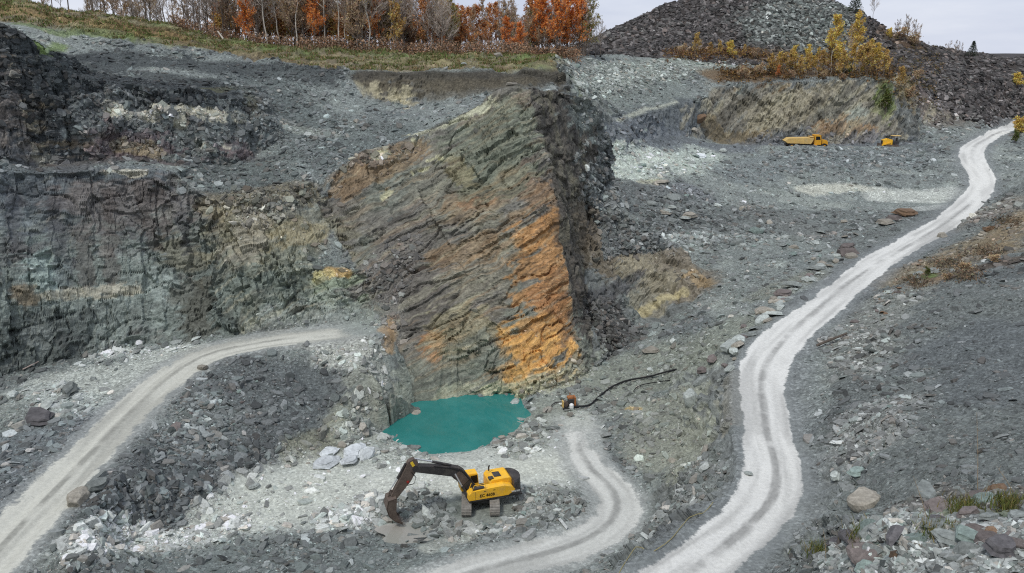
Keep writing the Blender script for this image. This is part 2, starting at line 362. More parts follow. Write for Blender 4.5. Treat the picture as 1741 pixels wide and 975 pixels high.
# flat pad and pit for the excavator, quiet ground at the pool edge
EXC = np.array((-3.05, 66.2, -42.05))
dE = np.linalg.norm((P - EXC)[:, :2] * np.array((1, 1.0)), axis=1)
pad = sstep(4.6, 3.0, dE); disp *= 1 - pad
near_pool = (P[:, 0] > -21) & (P[:, 0] < -7) & (P[:, 1] > 74) & (P[:, 1] < 95) & (P[:, 2] < -36); disp[near_pool] *= .35
pool_q = in_poly(plan((625,748,-43),(640,690,-43),(700,664,-43),(880,676,-43),(915,712,-43),(890,748,-43),(800,790,-43),(700,790,-43)), P[:, 0], P[:, 1]); disp[pool_q] *= np.where(P[pool_q, 2] < -41, .25, .6)
V = P + Nrm * disp[:, None]
V[:, 2] += np.where(dE < 8, pad * (EXC[2] - V[:, 2]) * (np.abs(V[:, 2] - EXC[2]) < 3), 0)
BUCK = at(668, 893, -42.2); dB = np.linalg.norm((P - BUCK)[:, :2] * np.array((.75, 1)), axis=1)
V[:, 2] -= 0.9 * sstep(3.2, .6, dB) * (np.abs(P[:, 2] + 42) < 2)
PUD = at(700, 905, -42.35); dP = np.linalg.norm((P - PUD)[:, :2] * np.array((.62, 1.25)), axis=1)
V[:, 2] = np.where((dP < 3) & (np.abs(P[:, 2] + 42) < 2), V[:, 2] * (1 - sstep(2.6, 1.2, dP)) + sstep(2.6, 1.2, dP) * np.minimum(V[:, 2], -42.62), V[:, 2])
# pool basin
POOL = plan((654,733,-43),(676,714,-43),(704,700,-43),(740,690,-43),(800,686,-43),(866,686,-43),(892,712,-43),(880,729,-43),(838,754,-43),(800,767,-43),(735,771,-43),(706,764,-43),(716,750,-43),(692,744,-43))
in_pool = in_poly(POOL, P[:, 0] + .25 * n_mid, P[:, 1] + .25 * n_fine) & (np.abs(P[:, 2] + 43) < 4); V[in_pool, 2] = np.minimum(V[in_pool, 2], -43.22 + .1 * n_mid[in_pool])
# wheel ruts
for n, amp in (('haul_road', .10), ('pit_road', .09), ('bench_track', .14)):
    d, s, al = ROAD_D[n]; w_ = ROADS[n][0]
    V[:, 2] += np.where(d < w_ + 2, -amp * np.exp(-((np.abs(s + .25 * n_low) - 1.15) / .55) ** 2) + .16 * np.exp(-((d - w_ - .5) / .45) ** 2) * (.6 + n_mid) + .02 * n_fine, 0)

# ------------------------------------------------------------------ colour of the ground (albedo)
def S(r, g, b, k=1.0):
    f = lambda c: (c / 255 / 12.92 if c <= 10 else ((c / 255 + .055) / 1.055) ** 2.4) * k
    return np.array((f(r), f(g), f(b)))
col = np.zeros((nv, 3)); chip = np.zeros(nv); chip_size = np.ones(nv)
def mix(mask, c): 
    m = np.clip(mask, 0, 1)[:, None]; col[:] = col * (1 - m) + m * np.asarray(c)
GREY, DGREY, LGREY = S(108, 113, 112), S(82, 87, 89), S(130, 135, 131)
col[:] = GREY
mix(sstep(-.1, .5, n_low) * .8, DGREY); mix(sstep(.1, .6, fbm(P * .2 + 90, 2)) * .6, LGREY)
mix(sstep(0, .6, n_mid) * .35, S(96, 104, 100)); chip[:] = .40
# paint strokes: (rgb, radius in metres, strength, points in the photograph) laid on the ground they touch
def stroke(rgb, rad, op, pts, edge=.55, ns=.6, chips=None, k=1.0, only=None, size=None):
    line = np.array([hit(*q) for q in pts]); R = rad * 1.6
    lo, hi = line.min(0) - R, line.max(0) + R
    idx = np.nonzero(np.all((P > lo) & (P < hi), axis=1))[0]
    if not len(idx): return
    Q = P[idx]; D = np.full(len(idx), 1e3)
    segs = list(zip(line[:-1], line[1:])) or [(line[0], line[0] + 1e-3)]
    for a, b in segs:
        ab = b - a; l2 = max(ab @ ab, 1e-9); t = np.clip(((Q - a) @ ab) / l2, 0, 1)
        D = np.minimum(D, np.linalg.norm(Q - (a + t[:, None] * ab), axis=1))
    D = D / rad + ns * (.55 * n_mid[idx] + .35 * n_fine[idx] + 1.1 * n_bed[idx] * rock[idx])
    m = sstep(1.0, 1.0 - edge * (1 - .45 * rock[idx]), D + .9 * rock[idx] * ns * n_bed2[idx]) * op
    if only is not None: m = m * only[idx]
    col[idx] = col[idx] * (1 - m[:, None]) + m[:, None] * S(*rgb, k)
    if chips is not None: chip[idx] = chip[idx] * (1 - m) + m * chips
    if size is not None: chip_size[idx] = chip_size[idx] * (1 - m) + m * size
chip *= 1 - rock * .93
n_bed = fbm(bed * np.array((.16, .16, 1.1)) + 61, 3); n_bed2 = fbm(bed * np.array((.3, .3, 2.6)) + 13, 2)
# rim cover: dry soil and grass rather than stone
RIMX, RIMY = (-130, -90, -70, -50, -38, -30, 10), (143, 147, 154, 158, 153, 149, 150)
rim = sstep(-1.5, 2, P[:, 1] - np.interp(P[:, 0], RIMX, RIMY) + 2 * n_mid) * (P[:, 0] < 14 - .15 * (P[:, 1] - 150)); mix(rim * .9, S(104, 94, 76)); mix(rim * sstep(-.1, .35, n_low) * .75, S(86, 100, 58)); mix(rim * sstep(.0, .4, n_mid) * .6, S(84, 72, 58)); mix(rim * sstep(.1, .4, fbm(P * .3 + 222, 3)) * .7, S(134, 120, 92)); chip *= 1 - .95 * rim
# rock faces
mix(rock * (1 - w_slab) * .9, S(84, 86, 86)); mix(rock * sstep(0, .5, n_low) * .7, S(70, 73, 76)); mix(rock * sstep(.1, .6, fbm(P * .22 + 40, 2)) * .6, S(98, 104, 101))
wb = w_butt * rock; mix(wb * .8, S(104, 104, 94)); mix(wb * sstep(-.1, .4, n_low) * .6, S(88, 94, 86)); mix(wb * sstep(.05, .4, fbm(bed * np.array((.1, .1, .7)) + 18, 3)) * .5, S(124, 112, 90))
mix(w_slab, S(103, 101, 96)); mix(w_slab * sstep(-.1, .45, n_low) * .8, S(90, 88, 84)); mix(w_slab * sstep(.05, .5, fbm(bed * np.array((.08, .08, .5)) + 8, 3)) * .55, S(120, 118, 108))
mix(w_slab * sstep(.1, .5, fbm(bed * np.array((.1, .1, .7)) + 28, 3)) * .45, S(102, 92, 80))
mix(w_slab * sstep(.0, .5, fbm(P * .16 + 150, 3)) * .65, S(84, 80, 78)); mix(w_slab * sstep(.12, .5, fbm(P * .2 + 250, 3)) * .5, S(102, 110, 102))
lw = rock * (1 - w_slab) * (P[:, 0] < -10) * (P[:, 1] < 130); vs1 = fbm(P * np.array((.55, .55, .10)) + 91, 3); bl = fbm(P * .33 + 131, 3)
mix(lw * sstep(.1, .45, vs1) * .4, S(100, 92, 84)); mix(lw * sstep(-.1, -.45, vs1) * .4, S(62, 64, 66)); mix(lw * sstep(.12, .4, bl) * .5, S(114, 120, 117)); mix(lw * sstep(-.15, -.4, bl) * .4, S(66, 62, 62))
fc = rock * ochre * (P[:, 1] < 222); dg = fbm(bed * np.array((.12, .12, .9)) + 77, 3)
# left wall
stroke((86, 80, 78), 9, .8, [(-60,120),(20,140),(60,210),(110,240)], k=.9)
stroke((96, 86, 72), 4, .7, [(30,80),(70,160),(120,230)]); stroke((72, 66, 62), 3, .7, [(80,110),(130,210),(180,255)])
stroke((150, 140, 122), 1.0, .7, [(20,110),(24,125)]); stroke((128, 120, 104), 1.2, .6, [(40,180),(62,235),(75,275)]); stroke((160, 155, 140), .9, .7, [(62,265),(82,272)])
stroke((70, 76, 82), 8, .6, [(0,320),(120,330),(220,330)]); stroke((92, 84, 80), 5, .5, [(160,345),(260,350),(330,370)])
stroke((100, 107, 104), 9, .75, [(40,540),(60,520),(200,510),(300,490),(330,540)]); stroke((120, 132, 130), 2.5, .6, [(70,450),(85,480)]); stroke((78, 84, 80), 6, .6, [(330,430),(330,480),(420,500)])
stroke((92, 86, 72), 3, .5, [(300,420),(320,450)]); stroke((140, 148, 146), 2.2, .6, [(275,480),(300,490)]); stroke((150, 155, 154), 1.6, .7, [(60,570),(72,580)])
stroke((150, 146, 134), .8, .8, [(80,502),(150,495),(230,492)], ns=.9); stroke((176, 172, 160), .8, .8, [(180,292),(215,290),(245,292)], ns=.9); stroke((100, 82, 62), 1.5, .6, [(35,500),(45,510)])
for a in ((185,330,190,470),(140,400,150,480),(240,320,262,420),(95,350,110,480),(20,320,25,430),(270,330,285,400),(310,370,318,420)):
    stroke(random.choice(((104,92,76),(62,62,66),(112,112,110),(70,64,62))), 1.0, .55, [(a[0],a[1]),(a[2],a[3])], ns=.9)
stroke((58, 62, 62), 4, .7, [(0,610),(60,590),(120,570)]); stroke((62, 60, 54), 3, .7, [(330,500),(335,560)])
# upper left: dark scree, dark cliff with pale and plum blocks
stroke((44, 48, 51), 13, .92, [(110,105),(110,110),(200,140),(300,150),(420,160)], chips=.5); stroke((40, 42, 44), 3, .85, [(110,95),(150,97),(165,100)]); stroke((46, 50, 52), 5, .7, [(250,130),(330,140),(410,150)])
stroke((88, 92, 92), 6, .7, [(180,200),(240,220),(300,230),(400,220)]); stroke((84, 72, 74), 3, .75, [(190,245),(240,262),(330,265),(410,262)]); stroke((108, 96, 76), 1.2, .7, [(200,250),(265,262)])
for a in ((185,185),(195,195),(262,182),(310,185),(330,190),(362,188),(362,196),(405,198),(300,205),(250,200),(345,250),(380,250)): stroke((176, 172, 156), .9, .75, [a, (a[0]+14,a[1]+3)], ns=.9)
stroke((52, 56, 58), 7, .85, [(90,92),(200,98),(320,108),(440,120),(540,124)], chips=.4); stroke((70, 70, 52), 1.6, .7, [(350,150),(420,150),(432,180)]); stroke((78, 74, 66), 2, .6, [(430,140),(436,190)])
stroke((84, 90, 90), 10, .85, [(460,160),(520,220),(560,250),(640,240)], chips=.75); stroke((80, 86, 85), 7, .85, [(380,290),(440,290),(380,300),(470,320)], chips=.8)
stroke((128, 132, 126), 2, .5, [(480,210),(560,230)], chips=.9)
# left buttress
stroke((112, 108, 94), 6, .75, [(430,400),(480,400),(540,420)], only=rock); stroke((108, 98, 80), 3, .6, [(370,345),(440,330),(520,320)]); stroke((118, 108, 86), 4, .6, [(450,420),(520,400)])
stroke((88, 95, 90), 5, .7, [(450,460),(520,470),(600,520)]); stroke((128, 122, 112), 3, .6, [(420,420),(430,380)]); stroke((140, 150, 130), 3, .6, [(560,490),(600,490)])
stroke((128, 134, 130), 4, .7, [(500,560),(560,540),(620,550)]); stroke((176, 134, 74), 1.1, .7, [(560,462),(590,464)]); stroke((182, 168, 120), 1.0, .6, [(540,470),(560,465)])
stroke((108, 106, 104), 3, .8, [(640,470),(680,420),(660,500)], chips=.6); stroke((150, 150, 144), 3.5, .7, [(480,575),(560,580),(620,590)], chips=.7)
# rubble bank and rock under it
stroke((78, 82, 84), 7, .85, [(380,640),(480,660),(560,670),(520,730),(420,760),(340,800),(250,860)], chips=.55); stroke((118, 120, 112), 4, .7, [(620,640),(660,680),(600,720)]); stroke((156, 158, 152), 3, .7, [(560,600),(620,610),(640,640)], chips=.8)
stroke((112, 112, 98), 2.5, .7, [(600,710),(560,750),(500,770)]); stroke((150, 114, 76), 1.3, .55, [(655,560),(662,590)]); stroke((160, 122, 80), .8, .5, [(668,575),(664,545)])
stroke((76, 81, 83), 5, .8, [(380,800),(300,840),(200,880)], chips=.9); stroke((92, 98, 98), 4, .7, [(330,660),(360,720),(320,760)], chips=1.0, size=1.5)
# bench surface
stroke((166, 170, 166), 6.5, .85, [(110,655),(130,650),(220,640),(300,610)], chips=.12); stroke((168, 172, 168), 2.5, .75, [(180,605),(240,600),(300,592)], chips=1.0); stroke((150, 156, 154), 3, .8, [(80,665),(150,700),(180,690)], chips=.6)
stroke((92, 98, 102), 6, .8, [(0,760),(60,760),(120,740),(30,830)], chips=.6); stroke((96, 100, 104), 2, .7, [(150,720),(200,690)], chips=.2)
stroke((160, 160, 148), 3, .85, [(340,600),(420,585),(500,575),(560,570)], chips=.1)
# pit floor
stroke((178, 181, 176), 8, .9, [(480,850),(600,820),(700,825),(800,800),(900,790)], chips=.05, ns=.45); stroke((188, 190, 184), 3.5, .7, [(560,830),(680,840),(760,830)], chips=.08)
stroke((176, 179, 173), 5, .8, [(390,880),(460,860),(540,830)], chips=.2); stroke((178, 182, 178), 2.6, .8, [(150,920),(240,920),(330,920),(390,895)], chips=1.0); stroke((176, 180, 176), 2.2, .8, [(560,885),(610,875),(630,855)], chips=1.0)
stroke((142, 146, 140), 4, .7, [(640,765),(690,775),(620,745)], chips=.7); stroke((186, 188, 180), 3.5, .75, [(890,798),(950,795),(980,770),(982,745),(976,705)], chips=.05, edge=.8)
stroke((110, 114, 110), 4.5, .85, [(700,870),(760,880),(780,900),(860,880),(940,850)], chips=.9, size=1.3); stroke((82, 88, 86), 2.6, .75, [(690,862),(740,858),(760,862)], chips=.6)
stroke((92, 98, 98), 5, .8, [(300,965),(450,945),(620,950),(700,930)], chips=.6); stroke((150, 152, 146), 1.6, .6, [(800,905),(730,930)], chips=.2)
stroke((124, 128, 122), 4, .8, [(900,720),(930,740),(880,760)], chips=.6); stroke((112, 116, 110), 5, .8, [(950,690),(1000,670),(1080,690)], chips=.5)
# slab colour: iron stains, olive, dark beds
stroke((92, 88, 84), 8, .7, [(720,420),(760,520),(700,460)]); stroke((110, 108, 98), 7, .7, [(760,300),(820,260),(860,230)]); stroke((122, 118, 106), 5, .6, [(830,380),(860,440),(800,470)])
stroke((128, 98, 66), 3.2, .5, [(590,310),(640,290),(690,262)])
stroke((116, 92, 70), 3, .5, [(780,350),(840,345)]); stroke((132, 90, 62), 1.3, .4, [(790,345),(835,340)]); stroke((120, 96, 76), 2.4, .6, [(870,310),(900,325),(930,330)]); stroke((124, 98, 72), 2.2, .5, [(750,440),(820,420)])
stroke((168, 114, 60), 2.3, .75, [(890,400),(940,376)]); stroke((158, 110, 64), 3.3, .8, [(920,470),(945,440),(935,520),(955,540)], ns=1.3); stroke((138, 90, 56), 2.2, .6, [(925,500),(948,520),(955,480)]); stroke((176, 124, 66), 2.2, .65, [(900,560),(940,560),(890,590)])
stroke((202, 146, 74), 2.0, .85, [(870,640),(920,625),(945,585)], ns=.7); stroke((208, 150, 76), 1.9, .85, [(972,600),(970,625),(955,632)], ns=.6); stroke((196, 138, 64), 2.4, .75, [(870,580),(900,600)])
stroke((146, 98, 58), 1.8, .7, [(735,580),(733,600),(740,608)], ns=.7); stroke((140, 130, 104), 3.2, .5, [(760,560),(800,550),(770,590)]); stroke((108, 112, 104), 4, .7, [(720,650),(780,640),(820,620)])
stroke((150, 150, 132), 2.2, .7, [(760,680),(850,675),(960,652)]); stroke((168, 164, 140), 1.4, .7, [(830,670),(900,655),(990,635)]); stroke((176, 176, 160), 1.0, .7, [(770,684),(840,682)])
stroke((96, 104, 92), 5, .6, [(800,240),(880,220),(830,300)]); stroke((118, 106, 78), 1.6, .5, [(770,280),(790,300)]); stroke((170, 168, 148), .7, .7, [(700,225),(760,205),(840,180),(880,150)], ns=1)
for a in ((640,270,660,262),(690,225,700,235),(720,270,745,262),(650,335,665,325),(700,290,720,280)): stroke((168, 164, 136), .5, .75, [a[:2], a[2:]], ns=1)
stroke((84, 84, 76), 6, .8, [(940,180),(1000,230),(1020,280),(980,260)]); stroke((72, 70, 66), 4, .7, [(950,170),(1010,180)]); stroke((104, 100, 78), 3, .5, [(1010,260),(990,300)]); stroke((66, 66, 64), 2.5, .7, [(965,380),(985,480),(995,580)])
stroke((60, 56, 56), 2.2, .7, [(975,340),(1010,345)])
# thin rusty and pale streaks along the beds of the slab
st1 = fbm(bed * np.array((.14, .14, 1.9)) + 5, 3); st2 = fbm(bed * np.array((.2, .2, 2.6)) + 71, 3); low_right = sstep(-12, 6, P[:, 0]) * sstep(-12, -28, P[:, 2])
mix(w_slab * sstep(.12, .34, st1) * (.14 + .30 * low_right), S(146, 104, 64)); mix(w_slab * sstep(.18, .4, st2) * .3, S(142, 139, 122)); mix(w_slab * sstep(-.15, -.4, st2) * .45, S(64, 62, 60))
mix(wb * sstep(.2, .4, st2) * .45, S(146, 142, 126)); mix(wb * sstep(-.18, -.4, st1) * .5, S(62, 64, 60))
side = in_side * rock; vert = fbm(P * np.array((.9, .9, .12)) + 33, 3)
mix(side * .95, S(80, 77, 73)); mix(side * sstep(.0, .4, vert) * .6, S(64, 61, 60)); mix(side * sstep(-.05, -.4, vert) * .5, S(104, 100, 88)); mix(side * sstep(.2, .5, n_mid) * .4, S(112, 110, 98))
# black soil cut and rim
stroke((58, 54, 48), 3.6, .95, [(620,132),(700,132),(800,136),(900,134),(940,132)], ns=.5, chips=0); stroke((74, 68, 58), 3, .7, [(640,150),(700,150),(820,150),(900,145)], chips=0)
for a in ((606,142,622,156),(668,152,672,170),(690,150,694,186),(636,150,640,160),(676,166,700,180)): stroke((146, 138, 118), .9, .6, [a[:2], a[2:]], ns=1.5)
stroke((98, 84, 62), 3, .8, [(300,72),(420,98),(560,112),(700,112),(850,116)], chips=.1); stroke((104, 96, 70), 4, .7, [(560,100),(700,104),(800,106),(900,108)], chips=.15)
stroke((86, 98, 54), 2.4, .7, [(40,40),(90,52),(150,60),(220,68)], chips=0); stroke((88, 100, 56), 2.4, .7, [(330,70),(400,75),(440,84),(520,92)], chips=0); stroke((88, 98, 60), 3, .6, [(600,92),(660,88),(720,95)], chips=0); stroke((88, 104, 58), 3, .7, [(880,102),(930,98)], chips=0)
stroke((92, 108, 54), 2, .7, [(70,72),(100,75)], chips=0); stroke((122, 100, 68), 6, .85, [(-40,10),(60,25),(160,40),(230,55),(300,68)], chips=0); stroke((92, 68, 48), 4, .8, [(200,45),(280,55),(300,62)], chips=0); stroke((172, 148, 104), 1.2, .8, [(160,32),(205,36)], chips=0)
stroke((78, 58, 42), 8, .9, [(350,50),(450,72),(600,82),(760,88),(960,92)], chips=0)
# scree right of the slab, scarp
stroke((116, 122, 116), 9, .8, [(970,130),(1050,130),(1130,115),(1220,110)], chips=1.0, size=1.2); stroke((98, 104, 102), 6, .7, [(1000,170),(1080,170),(1150,150)], chips=.5); stroke((72, 76, 80), 6, .85, [(1070,220),(1120,205),(1180,190)], chips=.1)
stroke((150, 152, 142), .8, .8, [(1050,205),(1100,186),(1150,172)], chips=.2); stroke((84, 88, 94), 7, .75, [(1050,240),(1110,240),(1190,245),(1250,250)], chips=.35)
stroke((158, 166, 160), 7, .85, [(1060,285),(1110,280),(1160,275),(1200,265)], chips=.7, ns=.8); stroke((188, 196, 188), 3.5, .8, [(1050,300),(1100,270),(1130,265)], chips=.5, ns=.9); stroke((188, 184, 150), 1.6, .7, [(1095,310),(1125,310)], chips=.3)
# rubble field
stroke((112, 118, 116), 13, .75, [(1060,350),(1150,370),(1250,380),(1350,380),(1450,390)], chips=1.0, size=2.1); stroke((96, 102, 104), 8, .7, [(1250,290),(1350,270),(1450,270),(1550,270)], chips=.9); stroke((98, 100, 106), 6, .6, [(1060,330),(1180,330)], chips=.7)
stroke((116, 110, 106), 5, .6, [(1280,360),(1400,400)], chips=.9); stroke((178, 178, 168), 2.6, .75, [(1370,322),(1450,318),(1500,328)], chips=.1); stroke((166, 169, 165), 5, .9, [(1500,334),(1520,335),(1580,335),(1640,330)], chips=.06); stroke((140, 143, 142), 3, .8, [(1540,360),(1600,350)], chips=.2)
# brown rock in the gully
stroke((98, 90, 80), 7, .85, [(1010,410),(1070,420),(1130,450),(1170,470)], chips=.1); stroke((116, 110, 96), 4, .6, [(1080,460),(1120,480),(1100,510)], chips=.05); stroke((84, 76, 68), 4, .7, [(1000,400),(1080,395)], chips=.1); stroke((132, 108, 78), 1.8, .5, [(1180,470),(1200,478)], chips=.2)
stroke((152, 140, 110), .9, .7, [(1085,530),(1130,505),(1160,495)], chips=0); stroke((64, 62, 60), 4, .85, [(1010,540),(1040,530),(1060,560),(1030,580)], chips=1.0, size=1.2); stroke((70, 70, 72), 1.2, .8, [(1010,500),(1060,490),(1090,465)], chips=0)
# slope under the haul road
stroke((112, 116, 108), 8, .8, [(1060,640),(1150,620),(1200,590),(1250,560)], chips=.28); stroke((118, 120, 110), 6, .75, [(1140,700),(1120,760),(1180,760)], chips=.3); stroke((98, 102, 100), 5, .8, [(1200,820),(1140,880),(1100,920)], chips=.9, size=1.1); stroke((124, 112, 88), 2.0, .5, [(1250,640),(1240,720)])
stroke((104, 106, 98), 4, .7, [(1300,500),(1380,470)], chips=.7); stroke((170, 140, 80), .7, .6, [(1070,695),(1085,697)])
# machine bench and ochre cliff, trees' foot, purple scree, heap
stroke((104, 100, 92), 8, .9, [(1230,190),(1300,190),(1380,190),(1460,180),(1490,200)], chips=0, only=rock); stroke((120, 112, 96), 5, .5, [(1280,200),(1330,190),(1420,160)], chips=0, only=rock); stroke((88, 88, 82), 3, .7, [(1400,200),(1440,165)], chips=0, only=rock); stroke((142, 148, 140), 2.5, .6, [(1460,190),(1440,215)], chips=0, only=rock)
stroke((92, 80, 62), 3, .8, [(1210,210),(1230,235),(1300,236)], chips=0); stroke((112, 88, 66), 4, .8, [(1400,228),(1440,222),(1470,225)], chips=.1); stroke((86, 90, 96), 4, .8, [(1260,247),(1350,246),(1500,247),(1580,247)], chips=.4)
stroke((90, 70, 50), 7, .85, [(1220,128),(1300,128),(1400,125),(1500,120)], chips=.05); stroke((112, 96, 68), 6, .8, [(1520,120),(1540,160),(1560,130),(1530,90)], chips=.1); stroke((86, 96, 52), 3, .8, [(1500,150),(1505,190)], chips=0)
stroke((78, 72, 74), 11, .9, [(1580,170),(1640,160),(1700,150),(1741,150)], chips=1.0, size=1.6); stroke((90, 84, 78), 6, .7, [(1580,205),(1660,195),(1741,180)], chips=.3); stroke((104, 102, 90), 6, .8, [(1600,120),(1660,125),(1720,125)], chips=.5); stroke((96, 100, 96), 6, .8, [(1620,98),(1680,105),(1741,105)], chips=1.0, size=1.5)
mix(heap * 1.0, S(54, 50, 49)); mix(heap * sstep(-.1, .4, n_low) * .5, S(44, 41, 41)); chip[heap] = 1.0; chip_size[heap] = 1.9
stroke((70, 75, 72), 15, .8, [(1310,50),(1360,20),(1400,30),(1380,80)], chips=1.0, size=1.9); stroke((86, 70, 54), 6, .8, [(1180,92),(1280,98),(1400,105)], chips=.2); stroke((82, 66, 54), 6, .8, [(1510,60),(1550,75)], chips=.2)
mix(fc * sstep(.05, .35, dg) * .5, S(128, 122, 106)); mix(fc * sstep(-.08, -.35, dg) * .65, S(62, 60, 56))
# right hillside
rs = rightside.astype(float); chip[rightside] = .36
mix(rs * .85, S(90, 94, 94)); mix(rs * sstep(0, .5, n_low) * .6, S(76, 80, 82))
stroke((112, 114, 110), 5, .7, [(1480,620),(1450,560),(1530,500)], chips=1.0, size=1.3); stroke((82, 86, 89), 7, .7, [(1600,600),(1680,560),(1700,650)], chips=.25); stroke((120, 122, 120), 5, .7, [(1470,760),(1500,700)], chips=.9)
stroke((112, 100, 82), 9, .8, [(1560,460),(1640,430),(1700,400),(1741,380)], chips=.6, size=1.4); stroke((114, 98, 78), 3, .6, [(1600,440),(1680,420),(1730,370)], chips=.4); stroke((76, 66, 58), 3, .8, [(1590,470),(1660,460),(1730,445)], chips=.3); stroke((78, 92, 50), 1.5, .8, [(1575,465),(1582,470)], chips=0); stroke((118, 98, 78), 1.8, .5, [(1560,480),(1620,470)], chips=.3)
stroke((110, 104, 96), 4, .7, [(1620,390),(1700,350)], chips=1.0, size=1.4)
stroke((112, 116, 114), 4, .8, [(1480,900),(1560,920),(1640,930),(1741,940)], chips=1.0, size=2.6); stroke((86, 82, 76), 2.5, .7, [(1560,850),(1640,860),(1741,850)], chips=1.0, size=3.0); stroke((84, 96, 60), 1.0, .6, [(1620,880),(1720,880)])
g_ = col.mean(1, keepdims=True); sat = np.clip((col.max(1, keepdims=True) - col.min(1, keepdims=True)) / (g_ + .02), 0, 2)
warm = np.clip(sat * (col[:, :1] > col[:, 2:] * 1.3), 0, 1.6)
col[:] = g_ + (col - g_) * (1 - .10 * sat); col[:, 1] *= 1 + .05 * warm[:, 0]
col[:] = col * (1.5 - .5 * sstep(.15, .6, g_[:, 0])[:, None]) * np.array((1.02, 1.03, .97)) * (1 + (.24 - .30 * w_slab[:, None]) * rock[:, None] * (1 - sstep(.12, .3, g_)))
# soft dust beside the roads, then the roads themselves
roadm = np.zeros(nv); rcol = np.tile(S(200, 200, 194), (nv, 1))
for n, rgb, rgb2, wd in (('haul_road', (128, 132, 131), (219, 219, 212), 3.4), ('pit_road', (166, 169, 164), (206, 207, 199), 1.6), ('bench_track', (152, 155, 151), (202, 202, 190), 1.8)):
    d, s, al = ROAD_D[n]; w_ = ROADS[n][0]; wob = .30 * n_mid + .20 * n_low
    fade = sstep(w_ + wd, w_ + .1, d + 1.8 * wob) * (d < 50)
    if n != 'haul_road': fade = fade * sstep(1, 9, al)
    mix(fade * .75, S(*rgb)); chip[:] = chip * (1 - .95 * fade)
    rut = fbm(np.stack([al * .10, s * 1.5, 0 * s], 1), 3); rut2 = fbm(np.stack([al * .05 + 40, s * .5, 0 * s], 1), 2)
    sh = s + .25 * n_low + .30 * rut2
    sp_ = .9 if n == 'haul_road' else 1.5
    core = sstep(w_ + sp_, w_ - sp_, d + wob + .4 * rut2 + .5 * fbm(np.stack([al * .07 + 9, np.sign(s) * 3, 0 * s], 1), 2)) * (d < 50)
    if n == 'pit_road': core = core * sstep(-4, 20, al)
    if n == 'bench_track': core = core * sstep(1, 12, al) * (.86 + .35 * n_mid)
    c = np.tile(S(*rgb2), (nv, 1))
    def cmix(m, q): m = np.clip(m, 0, 1)[:, None]; c[:] = c * (1 - m) + m * q
    cmix(sstep(.46, .20, np.abs(sh - .05) + .12 * n_fine) * np.clip(.55 + 1.3 * rut2 + .8 * n_mid + .4 * n_fine, .0, .95), S(*[q * (.64 if n == 'haul_road' else .70) for q in rgb2]))
    for off in (-1.7, 1.8): cmix(np.exp(-((sh - off) / .26) ** 2) * np.clip(.25 + .8 * rut, 0, .6), S(*[q * .76 for q in rgb2]))
    cmix(sstep(.0, .4, rut) * .45, S(*[q * .80 for q in rgb2])); cmix(sstep(.25, .5, rut2) * .5, S(*[q * .74 for q in rgb2])); cmix(sstep(.1, .6, n_mid) * .25, S(*[q * .85 for q in rgb2]))
    up_ = core > roadm; roadm[up_] = core[up_]; rcol[up_] = c[up_]; chip[core > .45] = 0
# wet margin of the pool and of the dug hole keeps the darker stone colour
chip[(dE < 3.4) & (P[:, 2] < -40)] = 0
col[:] = np.clip(col, .004, .85)
